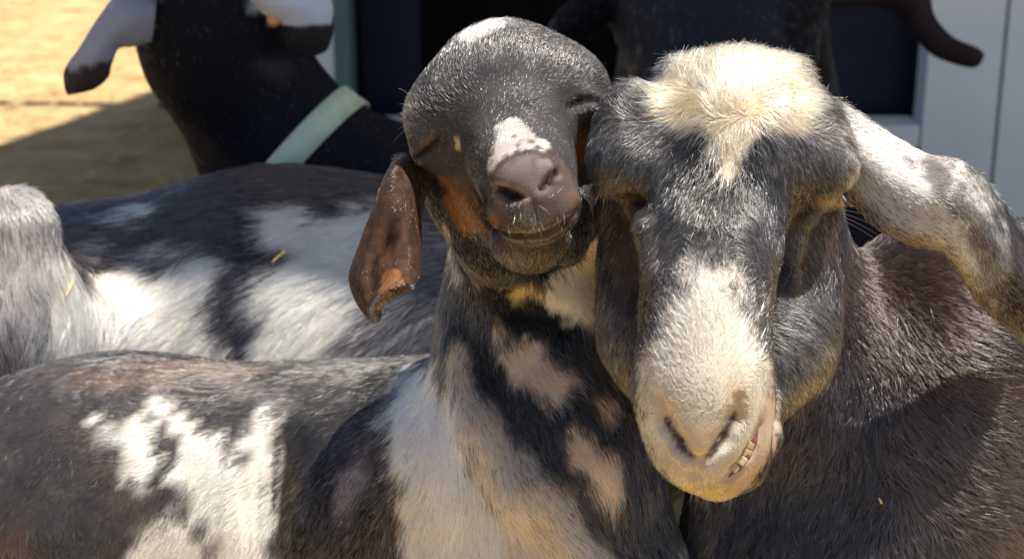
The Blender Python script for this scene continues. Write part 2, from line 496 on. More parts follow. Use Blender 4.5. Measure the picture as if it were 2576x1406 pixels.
# ---------------------------------------------------------------- setting: ground
def build_ground():
    n = 90
    ax = np.concatenate([-np.geomspace(60, 6, 14), np.linspace(-5.5, 5.5, n), np.geomspace(6, 60, 14)])
    ay = np.concatenate([np.linspace(-8, 0, 12), np.linspace(.15, 11, n), np.geomspace(12, 120, 16)])
    X, Y = np.meshgrid(ax, ay, indexing='ij'); P = np.stack([X.ravel(), Y.ravel(), np.zeros(X.size)], 1)
    near = np.clip(1 - np.abs(P[:, 0]) / 12, 0, 1)
    P[:, 2] = near * (.012 * vnoise(P, .7, 3) + .008 * vnoise(P, .23, 4))
    m = len(ay); I, J = np.meshgrid(np.arange(len(ax) - 1), np.arange(m - 1), indexing='ij'); a = (I * m + J).ravel()
    F = np.stack([a, a + m, a + m + 1, a + 1], 1)
    mat, nt, b = new_mat('straw_ground')
    tc = nt.nodes.new('ShaderNodeTexCoord')
    mp = nt.nodes.new('ShaderNodeMapping'); mp.inputs['Scale'].default_value = (1, 2.2, 1); mp.inputs['Rotation'].default_value = (0, 0, .2)
    nt.links.new(tc.outputs['Object'], mp.inputs[0])
    n1 = nt.nodes.new('ShaderNodeTexNoise'); n1.inputs['Scale'].default_value = 3.2; n1.inputs['Detail'].default_value = 8; n1.inputs['Roughness'].default_value = .7
    n2 = nt.nodes.new('ShaderNodeTexNoise'); n2.inputs['Scale'].default_value = 45; n2.inputs['Detail'].default_value = 6
    nt.links.new(mp.outputs[0], n1.inputs['Vector']); nt.links.new(mp.outputs[0], n2.inputs['Vector'])
    r1 = nt.nodes.new('ShaderNodeValToRGB'); e = r1.color_ramp.elements
    e[0].position = .32; e[0].color = (.32, .19, .085, 1); e[1].position = .62; e[1].color = (.62, .44, .20, 1)
    e2 = e.new(.46); e2.color = (.50, .33, .135, 1)
    nt.links.new(n1.outputs['Fac'], r1.inputs[0])
    mx = nt.nodes.new('ShaderNodeMixRGB'); mx.blend_type = 'MULTIPLY'; mx.inputs[0].default_value = .5
    r2 = nt.nodes.new('ShaderNodeValToRGB'); r2.color_ramp.elements[0].position = .3; r2.color_ramp.elements[1].position = .6
    r2.color_ramp.elements[0].color = (.5, .45, .38, 1)
    nt.links.new(n2.outputs['Fac'], r2.inputs[0]); nt.links.new(r1.outputs[0], mx.inputs[1]); nt.links.new(r2.outputs[0], mx.inputs[2])
    nt.links.new(mx.outputs[0], b.inputs['Base Color']); b.inputs['Roughness'].default_value = .9
    bp = nt.nodes.new('ShaderNodeBump'); bp.inputs['Distance'].default_value = .03; bp.inputs['Strength'].default_value = .6
    nt.links.new(n2.outputs['Fac'], bp.inputs['Height']); nt.links.new(bp.outputs[0], b.inputs['Normal'])
    g = mesh_obj('ground', P, F, mat); tag(g, 'trampled straw covered ground of the goat yard', kind='structure')
    # loose straw
    n = 9000
    x = rng.uniform(-4.5, 1.0, n); y = rng.uniform(1.0, 9.5, n); th = rng.uniform(0, math.pi, n); L = rng.uniform(.04, .16, n); w = rng.uniform(.0015, .0035, n)
    c = np.stack([x, y, rng.uniform(.012, .045, n)], 1)
    d = np.stack([np.cos(th), np.sin(th), rng.normal(0, .12, n)], 1); s = np.stack([-np.sin(th), np.cos(th), rng.normal(0, .3, n)], 1)
    V = np.concatenate([c - d * L[:, None] / 2 - s * w[:, None], c + d * L[:, None] / 2 - s * w[:, None], c + d * L[:, None] / 2 + s * w[:, None] + (0, 0, .001), c - d * L[:, None] / 2 + s * w[:, None]])
    i = np.arange(n); F = np.stack([i, i + n, i + 2 * n, i + 3 * n], 1)
    o = mesh_obj('loose_straw', V, F, plain('straw', (.68, .50, .24), .6, (.46, .29, .11), nscale=6), smooth=False)
    tag(o, 'loose golden straw strewn over the yard ground', kind='stuff')

# ---------------------------------------------------------------- the shed behind the goats
def build_shed():
    root = tag(empty('shed', (.3, 3.3, 0)), 'white boarded shed with a dark open front behind the goats', 'shed')
    white = plain('white_boards', (.86, .92, .94), .5, (.78, .86, .90), nscale=4)
    teal = plain('teal_trim', (.12, .22, .22), .5, (.09, .17, .18), nscale=6)
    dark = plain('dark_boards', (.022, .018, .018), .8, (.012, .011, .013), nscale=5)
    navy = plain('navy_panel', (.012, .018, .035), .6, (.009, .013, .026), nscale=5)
    roofm = plain('roof_sheet', (.42, .42, .42), .6, (.34, .33, .32), nscale=3)
    Y0 = 3.3
    def wall(x0, x1, z0, z1, y0=Y0, t=.08, mat=white, name='wall', parent=root):
        return box_vf(((x0 + x1) / 2, y0 + t / 2, (z0 + z1) / 2), (x1 - x0, t, z1 - z0))
    parts = []
    parts.append(wall(-.62, -.372, 0, 2.5))
    x = .872
    edges = [x, 1.035, 1.45, 1.9, 2.35, 2.8, 3.25, 3.7]
    for a, b in zip(edges[:-1], edges[1:]):
        parts.append(wall(a + .004, b - .004, 0, 2.5, Y0 + random.uniform(-.004, .004)))
    parts.append(wall(-.34, .872, 0, .372, Y0 + .01))
    mesh_obj('front_wall', *weld(parts), white, root, False)
    v, f = wall(.9, 3.7, 0, 2.5, Y0 + .07, .03); mesh_obj('wall_backing', v, f, navy, root, False)
    v, f = wall(-.372, -.338, 0, 2.5, Y0 - .03, .12); mesh_obj('door_frame', v, f, teal, root, False)
    v, f = box_vf((.27, Y0 + .045, .352), (1.20, .10, .042)); mesh_obj('sill', v, f, white, root, False)
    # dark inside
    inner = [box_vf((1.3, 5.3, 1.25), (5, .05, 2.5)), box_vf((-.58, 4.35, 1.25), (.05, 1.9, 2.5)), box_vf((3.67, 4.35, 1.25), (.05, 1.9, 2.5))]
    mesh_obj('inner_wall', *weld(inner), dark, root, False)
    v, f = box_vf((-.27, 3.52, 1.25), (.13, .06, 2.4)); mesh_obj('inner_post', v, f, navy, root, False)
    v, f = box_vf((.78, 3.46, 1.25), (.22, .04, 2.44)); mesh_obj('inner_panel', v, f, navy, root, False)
    # unseen roof, outline set to shade the yard, held by posts beyond the picture
    z = 3.6; P = [(-1.53, 1.21), (4.5, 1.21), (4.5, 6.3), (.11, 6.3)]
    V = np.array([(x, y, z) for x, y in P] + [(x, y, z + .06) for x, y in P], float)
    F = np.array([(3, 2, 1, 0), (4, 5, 6, 7), (0, 1, 5, 4), (1, 2, 6, 5), (2, 3, 7, 6), (3, 0, 4, 7)])
    mesh_obj('roof', V, F, roofm, root, False)
    for px, py in ((-1.44, 1.33), (3.2, 1.33), (4.4, 1.33)):
        v, f = box_vf((px, py, 1.8), (.09, .09, 3.6)); mesh_obj('roof_post', v, f, roofm, root, False)

# ---------------------------------------------------------------- goat at the right: grizzled head hanging towards the viewer
def build_grizzled_goat():
    c = Clay()
    c.ball(1855, 345, .935, (205, 185, 205), .02)
    c.chain([(1722, 218, .94, 74), (1850, 232, .94, 84), (1972, 222, .94, 78)], .02)       # poll crest
    c.ball(1590, 325, .918, (98, 118, 92), .018, roll=.25)                                  # brows, heavy over the eyes
    c.ball(1562, 412, .908, (80, 72, 74), .018)
    c.ball(2052, 360, .918, (86, 105, 90), .018, roll=-.25)
    c.ball(2072, 425, .908, (78, 66, 74), .018)
    c.chain([(1850, 400, .925, 168), (1785, 640, .89, 140), (1772, 830, .868, 128), (1772, 980, .858, 145)], .03)
    c.ball(1772, 1005, .862, (160, 185, 135), .02)
    c.ball(1785, 1130, .862, (132, 105, 118), .02)
    c.chain([(1640, 480, .975, 135), (1650, 700, .960, 118), (1645, 850, .95, 108), (1700, 1000, .93, 90)], .03)  # jaw and cheeks
    c.chain([(1985, 480, .975, 128), (1975, 640, .965, 122), (1962, 780, .955, 110), (1960, 880, .945, 104), (1895, 985, .93, 90)], .03)
    c.chain([(1810, 500, .98, 170), (1805, 800, .96, 150), (1800, 950, .95, 110)], .03)
    c.ball(1800, 1195, .882, (85, 52, 80), .012)                                            # chin
    c.chain([(1934, 1000, .885, 26), (1926, 1100, .872, 32), (1878, 1182, .866, 36), (1810, 1217, .870, 34)], .008)  # lower lip
    # hollows of the eyes under the brows, lids, crests of the cheek bones
    c.chain([(1545, 545, .912, 24), (1568, 640, .915, 22), (1580, 700, .918, 12)], .02, sub=True)
    c.ball(2092, 502, .930, (30, 20, 30), .006, roll=.1)
    c.ball(1522, 474, .930, (30, 20, 30), .006, roll=-.3)
    c.groove([(1525, 468, 8), (1590, 505, 10), (1628, 580, 9), (1640, 680, 7)], .012, sub=False)
    c.groove([(2085, 492, 8), (2030, 530, 10), (1990, 610, 9), (1980, 700, 7)], .012, sub=False)
    c.ball(1757, 1065, .842, (66, 66, 34), .012)
    # nostril slits, philtrum
    c.groove([(1662, 1000, 9), (1678, 1060, 19), (1708, 1112, 17), (1742, 1152, 8)], .005, off=-.001)
    c.groove([(1856, 1002, 9), (1846, 1050, 17), (1818, 1105, 16), (1778, 1150, 8)], .005, off=-.001)
    c.groove([(1758, 1158, 6), (1748, 1195, 6), (1752, 1225, 6)], .005)
    c.groove([(1912, 1072, 9), (1886, 1135, 13), (1852, 1180, 12), (1822, 1205, 8)], .004)  # the open corner of the mouth
    # neck, shoulder, back and legs
    c.chain([(1880, 480, 1.03, 185), (2000, 950, 1.078, 262), (2060, 1500, 1.095, 330), (2100, 1800, 1.12, 335)], .04)
    c.chain([(2370, 845, 1.078, 292), (3000, 950, 1.35, 420), (3700, 1050, 1.55, 440)], .02)
    c.chain([(2330, 1330, 1.082, 280), (2900, 1400, 1.3, 430), (3700, 1350, 1.5, 430)], .05)
    c.chain([(2330, 1090, 1.072, 275), (3000, 1150, 1.3, 430)], .05)
    leg(c, q(2150, 1700, 1.12)); leg(c, q(2450, 1700, 1.28), .03); leg(c, q(3500, 1500, 1.5)); leg(c, q(3700, 1450, 1.75), .05)
    X = axis_steps(q(1250, 0, 1.0)[0], q(1450, 0, .9)[0], q(2160, 0, .96)[0], q(4100, 0, 1.6)[0], .0021, .011)
    Y = axis_steps(q(0, -40, 1)[1], q(0, 100, .9)[1], q(0, 1290, .88)[1], 1.25, .0021, .012)
    Z = axis_steps(.74, .80, 1.0, 2.2, .0021, .012)
    body = surface_nets(c, X, Y, Z)
    # right ear, sweeping out and down
    top = [(2075, 235, .950), (2160, 285, .945), (2250, 345, .94), (2330, 388, .935), (2410, 405, .93), (2480, 455, .94), (2555, 560, .952), (2650, 700, .965)]
    bot = [(2085, 505, .950), (2150, 512, .94), (2215, 572, .93), (2290, 610, .925), (2370, 632, .925), (2425, 700, .932), (2475, 770, .945), (2575, 850, .962)]
    net = []
    for i, (a, b) in enumerate(zip(top, bot)):
        a, b = np.array(a), np.array(b); row = []
        for t in (0, .18, .42, .68, .9, 1):
            p = a + (b - a) * t; p[2] += -.009 * math.sin(math.pi * t) + .004 * math.sin(3 * math.pi * t) ; row.append(p)
        row[-1][2] += .012; row[0][2] += .006
        net.append(row)
    ear = sheet(net, 90, 40, .006)
    # left ear, hanging behind the brow
    net = [[(1560, 300, .97), (1520, 330, .96), (1500, 380, .965)], [(1530, 420, 1.0), (1480, 430, .985), (1500, 520, 1.0)],
           [(1560, 560, 1.03), (1490, 560, 1.01), (1500, 660, 1.02)], [(1560, 700, 1.05), (1520, 720, 1.04), (1520, 760, 1.05)]]
    ear2 = sheet(net, 40, 20, .006)
    V, F = weld([body, ear, ear2])
    base = lambda P: mottled((.009, .0085, .009), (.025, .023, .022), .008, 5)(P)
    k = Coat(V, F, base)
    brown = mottled((.020, .011, .010), (.038, .022, .018), .03, 9)
    k.patch([(2100, 560), (2300, 500), (2620, 640), (2700, 1100), (2400, 1020), (2250, 1000), (2150, 900), (2090, 800), (2085, 650)], brown, 10, 8, 25, step=16)
    k.patch([(1760, 1260), (1950, 1100), (2100, 850), (2250, 1020), (2700, 1000), (2700, 1500), (1700, 1500)], mottled((.022, .017, .016), (.045, .036, .033), .025, 8), 14, 8, 25, step=16)
    gz = (.26, .24, .22)
    k.patch([(1640, 500), (1990, 500), (1960, 900), (1660, 900)], gz, 10, 6, 12, dens=.16, step=14)
    k.patch([(1485, 260), (1640, 220), (1690, 380), (1650, 480), (1500, 450)], gz, 8, 5, 12, dens=.25, step=14)
    k.patch([(1950, 260), (2130, 300), (2150, 450), (2000, 480), (1930, 400)], gz, 8, 5, 12, dens=.30, step=14)
    cream = mottled((.38, .29, .18), (.50, .43, .33), .008, 3)
    k.patch([(1645, 270), (1650, 215), (1680, 140), (1720, 70), (1960, 90), (2020, 160), (2065, 220), (2060, 260), (2045, 300), (1990, 330), (1920, 322), (1885, 350), (1860, 400), (1838, 455), (1822, 440), (1790, 360), (1765, 315), (1700, 300), (1660, 290)], cream, 7, 5, 10)
    k.patch([(1725, 240), (1790, 245), (1780, 280), (1735, 275)], (.62, .43, .20), 8, 4, 8, dens=.6)
    k.patch([(1860, 250), (1920, 255), (1910, 280), (1870, 275)], (.66, .48, .26), 8, 4, 8, dens=.5)
    muz = mottled((.44, .38, .30), (.54, .49, .41), .012, 4)
    k.patch([(1715, 720), (1745, 650), (1800, 650), (1850, 700), (1885, 780), (1905, 850), (1940, 930), (1945, 1030), (1925, 1110), (1870, 1210), (1780, 1250), (1690, 1230), (1640, 1150), (1605, 1050), (1605, 930), (1630, 860), (1680, 800)], muz, 15, 6, 9)
    k.patch([(1640, 980), (1700, 1010), (1730, 1090), (1700, 1110), (1660, 1060)], (.42, .28, .15), 6, 3, 6, dens=.45)
    k.patch([(1720, 1080), (1800, 1080), (1775, 1160), (1745, 1160)], (.46, .30, .15), 8, 3, 6, dens=.5)
    k.patch([(1835, 980), (1885, 970), (1870, 1040), (1835, 1060)], (.40, .26, .14), 6, 3, 6, dens=.5)
    k.patch([(1640, 1110), (1860, 1150), (1850, 1210), (1780, 1235), (1680, 1200)], (.34, .27, .20), 8, 4, 5, dens=.4)
    k.patch([(1715, 1218), (1850, 1226), (1850, 1290), (1720, 1280)], (.50, .36, .13), 6, 3, 5, deep=(.8, .95))
    k.patch([(1925, 985), (1962, 990), (1965, 1080), (1940, 1150), (1885, 1225), (1825, 1255), (1835, 1215), (1875, 1165), (1908, 1100)], mottled((.34, .25, .19), (.44, .34, .25), .006, 7), 4, 2, 5, deep=(.8, .93))
    tan = (.16, .115, .075)
    k.patch([(1495, 465), (1600, 500), (1640, 600), (1640, 760), (1560, 760), (1500, 560)], tan, 8, 4, 10, dens=.3)
    k.patch([(2000, 570), (2080, 500), (2120, 560), (2070, 720), (2000, 760), (1985, 650)], tan, 8, 4, 10, dens=.3)
    k.patch([(1500, 700), (1620, 760), (1625, 1000), (1560, 1000), (1520, 850)], (.09, .07, .055), 10, 5, 10, dens=.4)
    k.patch([(1985, 750), (2090, 740), (2090, 960), (1980, 1050), (1940, 960), (1950, 850)], (.40, .38, .36), 10, 5, 10, dens=.34)
    k.patch([(1510, 452), (1560, 450), (1590, 480), (1530, 475)], (.12, .08, .045), 5, 3, 5, dens=.6)
    k.patch([(2060, 490), (2125, 488), (2130, 520), (2065, 518)], (.30, .19, .08), 4, 2, 5, dens=.8)
    dk = (.06, .04, .032)
    k.patch([(1672, 1040), (1700, 1078), (1722, 1112), (1750, 1150), (1742, 1158), (1706, 1122), (1682, 1080)], dk, 1.5, .6, 4, step=5)
    k.patch([(1850, 1030), (1850, 1050), (1828, 1098), (1785, 1156), (1776, 1150), (1808, 1098), (1832, 1055)], dk, 1.5, .6, 4, step=5)
    # ear coat
    earw = mottled((.46, .43, .40), (.60, .57, .53), .006, 6)
    k.patch([(2125, 270), (2330, 370), (2420, 390), (2500, 470), (2540, 620), (2500, 760), (2440, 700), (2370, 620), (2200, 560), (2140, 500)], earw, 10, 6, 8, dens=.74, deep=(.85, .99))
    k.patch([(2290, 410), (2330, 400), (2420, 470), (2480, 560), (2520, 650), (2480, 660), (2420, 560), (2350, 470)], (.06, .045, .05), 6, 5, 8, dens=.75, deep=(.85, .99))
    k.patch([(2470, 560), (2560, 560), (2700, 800), (2700, 1000), (2560, 900), (2470, 760), (2440, 680)], (.03, .027, .028), 14, 8, 8, dens=.6, deep=(.85, .99))
    k.patch([(2130, 470), (2160, 500), (2220, 560), (2380, 622), (2435, 690), (2500, 780), (2570, 850), (2560, 880), (2470, 800), (2360, 650), (2200, 590), (2130, 520)], (.40, .29, .15), 5, 3, 8, dens=.3, deep=(.85, .99))
    g = [(1830, 270, .1, -1, 16, .9), (1760, 200, -.4, -1, 20, .7), (1880, 190, .2, -1, 20, .7), (1960, 200, .5, -1, 20, .7), (1730, 130, -.4, -1, 20, .8),
         (1690, 250, -1, .3, 20, .7), (1740, 290, -.7, .9, 18, .5), (2010, 260, 1, .2, 20, .6), (1960, 300, .8, .8, 18, .5), (1840, 330, 0, 1, 17, .4), (1830, 430, -.1, 1, 14, .35),
         (1790, 520, 0, 1, 10, .45), (1700, 440, -.3, 1, 10, .4), (1950, 430, .3, 1, 10, .4), (1780, 620, 0, -1, 9, .5), (1700, 600, -.4, .6, 9, .4), (1880, 600, .4, .6, 9, .4),
         (1780, 720, 0, -1, 11, .55), (1770, 850, 0, -1, 11, .45), (1690, 850, -.5, -.8, 10, .4), (1870, 850, .5, -.8, 10, .4), (1770, 980, 0, -1, 7.5, .4), (1650, 1000, -.5, .8, 6, .4), (1900, 1000, .5, .8, 6, .4), (1700, 960, -.4, -.7, 8, .4), (1840, 960, .4, -.7, 8, .4),
         (1765, 1090, 0, 1, 2.5, .4), (1700, 1170, -.4, .9, 3.5, .5), (1830, 1140, .3, .9, 3, .5), (1780, 1230, 0, 1, 7, .5), (1850, 1220, .3, 1, 3.5, .4), (1925, 1080, .6, 1, 2.5, .4),
         (1590, 260, -.4, -.6, 9, .4), (1560, 350, -.8, .5, 8, .4), (1600, 430, -.3, 1, 8, .45), (1520, 420, -.5, 1, 7, .45), (2060, 300, .7, -.3, 9, .4), (2060, 380, .3, 1, 8, .4), (2100, 450, .3, 1, 8, .5),
         (1560, 620, -.3, 1, 7, .4), (1570, 850, -.2, 1, 9, .4), (1600, 970, -.1, 1, 9, .4), (2040, 620, .3, 1, 7, .4), (2000, 820, .9, .6, 13, .6), (2030, 930, .7, .9, 12, .5), (1970, 1000, .4, 1, 10, .5), (1960, 740, .7, .3, 9, .5),
         (2170, 380, 1, .45, 8, .3), (2300, 480, 1, .5, 7, .3), (2400, 520, 1, .7, 7, .3), (2500, 650, .7, 1, 8, .35), (2570, 800, .5, 1, 8, .4), (2350, 620, .7, .8, 7, .5),
         (2110, 700, -.3, 1, 12, .6), (2200, 650, 1, .2, 14, .6), (2400, 800, 1, .45, 16, .6), (2500, 1000, 1, .5, 17, .6), (2200, 850, .6, 1, 15, .7), (2120, 1000, -.1, 1, 12, .8),
         (2000, 1200, -.3, 1, 13, .8), (2150, 1300, -.5, 1, 15, .8), (1850, 1350, -.3, 1, 14, .7), (2350, 1150, .9, .8, 17, .7), (2450, 1250, 1, .5, 18, .7), (2350, 1370, .3, 1, 17, .8), (2550, 1380, 1, .6, 18, .7)]
    root = tag(empty('goat', W(q(2300, 1500, 1.2)) * (1, 1, 0)), 'goat with a grizzled grey face, cream poll and long white ear, nearest the viewer', 'goat', 'goats crowded in the yard')
    finish_body(root, k)
    m1 = cloud_mask(k, [(1680, 1050), (1700, 1078), (1735, 1120), (1750, 1150), (1735, 1152), (1705, 1120)])
    m2 = cloud_mask(k, [(1848, 1040), (1846, 1060), (1825, 1105), (1785, 1152), (1776, 1148), (1812, 1095)])
    m3 = cloud_mask(k, [(1915, 1070), (1895, 1140), (1840, 1205), (1820, 1200), (1860, 1150), (1895, 1075)])
    grow_fur(k, g, root, .18, 3.8, jitter=.2, clump_mm=6, maxn=430000, bare=lambda P: np.clip(m1(P) + m2(P) + m3(P), 0, 1))
    L = [(2118, 520 + 8 * i, 60 + 9 * i, 8 + 14 * i, 3, -4) for i in range(5)] + [(2075 - 12 * i, 545 + 22 * i, 26 + random.uniform(-8, 8), 46 + random.uniform(-8, 8), 4, 5) for i in range(5)]
    L += [(1600 + 9 * i, 500 + 30 * i, random.uniform(5, 22), random.uniform(25, 45), 3, 4) for i in range(7)]
    L += [(1500 + 14 * i, 470 + 5 * i, -22 + 6 * i, 40, 4, 3) for i in range(4)]
    L += [(2010 - 5 * i, 560 + 26 * i, -random.uniform(5, 20), random.uniform(20, 40), 3, -4) for i in range(6)]
    long_hairs('lashes', k, L, root, col=(.55, .46, .34))
    W_ = [(random.uniform(1640, 1880), random.uniform(1150, 1225), random.uniform(-14, 14), random.uniform(22, 50), 2, random.uniform(-4, 4)) for i in range(34)]
    W_ += [(random.uniform(1740, 1850), 1236, random.uniform(-14, 14), random.uniform(25, 55), 0, random.uniform(-5, 5)) for i in range(22)]
    W_ += [(random.uniform(1615, 1640), random.uniform(840, 1000), random.uniform(-30, -12), random.uniform(-25, 10), 2, 3) for i in range(16)]
    long_hairs('whiskers', k, W_, root, rad=.0001, col=(.45, .36, .24))
    # teeth and gums in the open corner of the mouth
    gum = plain('gum', (.15, .035, .03), .4, (.22, .08, .07), nscale=200, spec=.5)
    tooth = plain('tooth', (.48, .38, .22), .5, (.36, .26, .13), nscale=80, spec=.3)
    def blob(name, mat, fn, cen, ext, st=.0006):
        cl = Clay(); fn(cl); v, f = surface_nets(cl, *[np.arange(cen[i] - ext, cen[i] + ext, st) for i in (0, 1, 2)]); mesh_obj(name, W(v), f, mat, root)
    gp = [np.array(k.hit(u, v)) + (0, 0, .0006) for u, v in ((1905, 1082), (1897, 1110), (1880, 1145), (1858, 1176), (1832, 1199))]
    def gums(cl):
        for i, (a, b) in enumerate(zip(gp[:-1], gp[1:])): cl.cone(a, b, (.0010, .0016, .0018, .0016)[i], (.0016, .0018, .0016, .0008)[i], .002)
    blob('gum', gum, gums, (gp[0] + gp[-1]) / 2, .022)
    for u, v0, ru, rv, ro in ((1890, 1122, 10, 9, .45), (1881, 1140, 13, 11, .55), (1868, 1159, 14, 12, .65), (1851, 1177, 12, 11, .8)):
        h = np.array(k.hit(u, v0)) + (-.0006, -.0004, -.0002)
        def slab(cl, h=h, ro=ro, ru=ru, rv=rv):
            A = np.array([[math.cos(ro), -math.sin(ro), 0], [math.sin(ro), math.cos(ro), 0], [0, 0, 1]]); e = np.array((ru * .00013, rv * .00015, .0008))
            def f(p):
                x = np.abs((p - h) @ A) - e
                return (np.sqrt((np.maximum(x, 0) ** 2).sum(1)) + np.minimum(x.max(1), 0) - .0007).astype(np.float32)
            cl._add(f, .001)
        blob('tooth', tooth, slab, h, .005, .0004)
    return k, root

# ---------------------------------------------------------------- kid in the middle: smiling, eyes shut, head tilted
def build_kid():
    c = Clay(); RO = -.28
    c.ball(1272, 290, .970, (200, 180, 200), .02, roll=RO)
    c.ball(1266, 208, .967, (158, 143, 168), .03, roll=RO)
    c.ball(1114, 312, .955, (82, 88, 80), .03, roll=RO)
    c.ball(1438, 222, .955, (78, 74, 78), .03, roll=RO)
    c.ball(1480, 300, .962, (58, 60, 60), .02)
    c.chain([(1285, 300, .945, 138), (1308, 385, .917, 112), (1328, 450, .895, 96), (1345, 520, .885, 92)], .022)
    c.ball(1345, 525, .886, (108, 66, 75), .012, roll=-.08)
    c.ball(1312, 440, .872, (72, 48, 42), .008, roll=RO)
    c.chain([(1260, 470, .99, 125), (1335, 600, .925, 82)], .02)
    c.ball(1338, 612, .918, (98, 58, 72), .012, roll=-.1)
    c.ball(1158, 435, .985, (92, 115, 90), .02)
    c.ball(1465, 380, .985, (85, 120, 90), .02)
    c.chain([(1150, 470, 1.0, 75), (1240, 640, .985, 85)], .02)
    c.ball(1500, 500, 1.01, (95, 130, 80), .02)  # this and the next two: jaw fill added to block sun on the throat
    c.ball(1432, 505, .985, (72, 110, 70), .02)
    c.ball(1428, 575, .958, (56, 90, 70), .02)
    c.chain([(1195, 375, .95, 72), (1235, 490, .945, 62)], .02)
    # sockets and shut lids
    c.ball(1060, 368, .920, (52, 36, 26), .010, roll=-.7, sub=True)
    c.ball(1490, 252, .918, (60, 36, 28), .010, roll=.1, sub=True)
    c.ball(1074, 380, .948, (38, 30, 40), .010, roll=-.7)
    c.ball(1476, 268, .938, (48, 34, 40), .008, roll=.1)
    c.groove([(1040, 402, 6), (1062, 386, 9), (1088, 366, 9), (1106, 350, 5)], .003)
    c.groove([(1430, 272, 6), (1460, 256, 9), (1490, 250, 9), (1518, 262, 6)], .003)
    # nostrils, mouth
    c.groove([(1256, 474, 8), (1284, 488, 15), (1314, 494, 9)], .003, off=-.0015)
    c.groove([(1396, 434, 9), (1384, 456, 14), (1360, 476, 8)], .003, off=-.0015)
    c.groove([(1334, 492, 4), (1340, 520, 4), (1342, 545, 4)], .003)
    c.groove([(1226, 560, 5), (1255, 584, 7), (1310, 594, 7), (1370, 586, 7), (1424, 556, 6), (1458, 522, 4)], .003)
    # neck with a fold of skin, trunk, legs
    c.chain([(1310, 560, 1.05, 182), (1335, 850, 1.06, 212), (1350, 1150, 1.06, 290), (1400, 1600, 1.08, 360), (1400, 1900, 1.12, 340)], .03)
    c.chain([(1080, 1245, 1.15, 350), (300, 1292, 1.2, 368), (-500, 1380, 1.3, 380), (-1000, 1450, 1.35, 360)], .05)
    c.chain([(600, 1700, 1.2, 360), (-500, 1700, 1.3, 360)], .06)
    c.groove([(1140, 880, 18), (1200, 1080, 26), (1320, 1240, 30), (1480, 1420, 34)], .02, sub=False)
    c.groove([(1180, 700, 10), (1300, 770, 12), (1420, 800, 10)], .015)
    c.groove([(690, 1130, 20), (665, 1260, 22), (655, 1400, 22)], .03)
    leg(c, q(1250, 1900, 1.1)); leg(c, q(1100, 1900, 1.25), .02); leg(c, q(-700, 1800, 1.3)); leg(c, q(-850, 1800, 1.42), .03)
    X = axis_steps(q(-1300, 0, 1.4)[0], q(1000, 0, .98)[0], q(1550, 0, .96)[0], q(1900, 0, 1.1)[0], .0021, .010)
    Y = axis_steps(q(0, -10, 1)[1], q(0, 45, .97)[1], q(0, 700, .95)[1], 1.35, .0021, .012)
    Z = axis_steps(.80, .845, 1.03, 1.7, .0021, .012)
    body = surface_nets(c, X, Y, Z)
    # left ear, hanging, its lower edge rolled forward
    net = [
        [(1000, 400, .975), (1015, 395, .965), (1035, 395, .965), (1058, 402, .975), (1075, 420, .99)],
        [(972, 445, .965), (990, 440, .945), (1015, 440, .945), (1045, 450, .955), (1072, 470, .98)],
        [(938, 530, .955), (962, 530, .932), (995, 530, .925), (1030, 535, .935), (1060, 545, .96)],
        [(900, 630, .948), (935, 630, .925), (975, 625, .93), (1020, 620, .92), (1058, 625, .945)],
        [(880, 692, .945), (915, 690, .92), (955, 680, .925), (1010, 675, .905), (1056, 672, .93)],
        [(892, 745, .942), (915, 745, .918), (945, 735, .918), (1000, 712, .895), (1048, 702, .915)],
        [(915, 780, .940), (928, 782, .922), (943, 765, .905), (985, 738, .885), (1036, 718, .895)],
        [(940, 800, .938), (945, 800, .925), (948, 775, .895), (982, 742, .872), (1030, 716, .878)],
        [(946, 790, .935), (948, 778, .915), (950, 755, .890), (978, 722, .868), (1020, 702, .872)]]
    ear = sheet(net, 80, 46, .0042)
    net = [[(1500, 300, 1.0), (1540, 280, .99), (1570, 300, 1.0)], [(1540, 420, 1.04), (1580, 420, 1.03), (1600, 430, 1.04)], [(1560, 560, 1.06), (1600, 560, 1.05), (1640, 560, 1.06)], [(1580, 640, 1.07), (1600, 650, 1.06), (1620, 640, 1.07)]]
    ear2 = sheet(net, 30, 16, .0045)
    V, F = weld([body, ear, ear2])
    k = Coat(V, F, mottled((.014, .0125, .012), (.030, .026, .025), .02, 12))
    k.patch([(1000, 50), (1560, 50), (1560, 480), (1240, 480), (1000, 450)], mottled((.035, .033, .033), (.075, .069, .067), .01, 13), 8, 5, 10, dens=.8, step=14)
    w = mottled((.55, .50, .43), (.62, .58, .52), .01, 14)
    k.patch([(1140, 98), (1160, 60), (1215, 35), (1270, 35), (1300, 58), (1250, 72), (1215, 100), (1180, 108)], w, 4, 4, 7, step=8)
    k.patch([(1262, 303), (1288, 300), (1320, 325), (1350, 345), (1382, 372), (1360, 384), (1320, 373), (1290, 388), (1265, 408), (1240, 432), (1228, 425), (1240, 370), (1250, 325)], mottled((.36, .31, .28), (.48, .43, .39), .008, 44), 2.5, 2.5, 5, step=7)
    pad = mottled((.055, .040, .033), (.105, .080, .068), .006, 15)
    k.patch([(1240, 425), (1265, 405), (1300, 385), (1370, 390), (1412, 400), (1450, 450), (1464, 500), (1440, 560), (1380, 590), (1300, 592), (1240, 570), (1222, 500)], pad, 3, 2.5, 5, step=8)
    k.patch([(1250, 440), (1272, 415), (1305, 398), (1365, 398), (1398, 415), (1402, 450), (1370, 480), (1330, 500), (1270, 492), (1250, 470)], mottled((.11, .086, .078), (.19, .155, .14), .004, 27), 3, 1.5, 4, step=7)
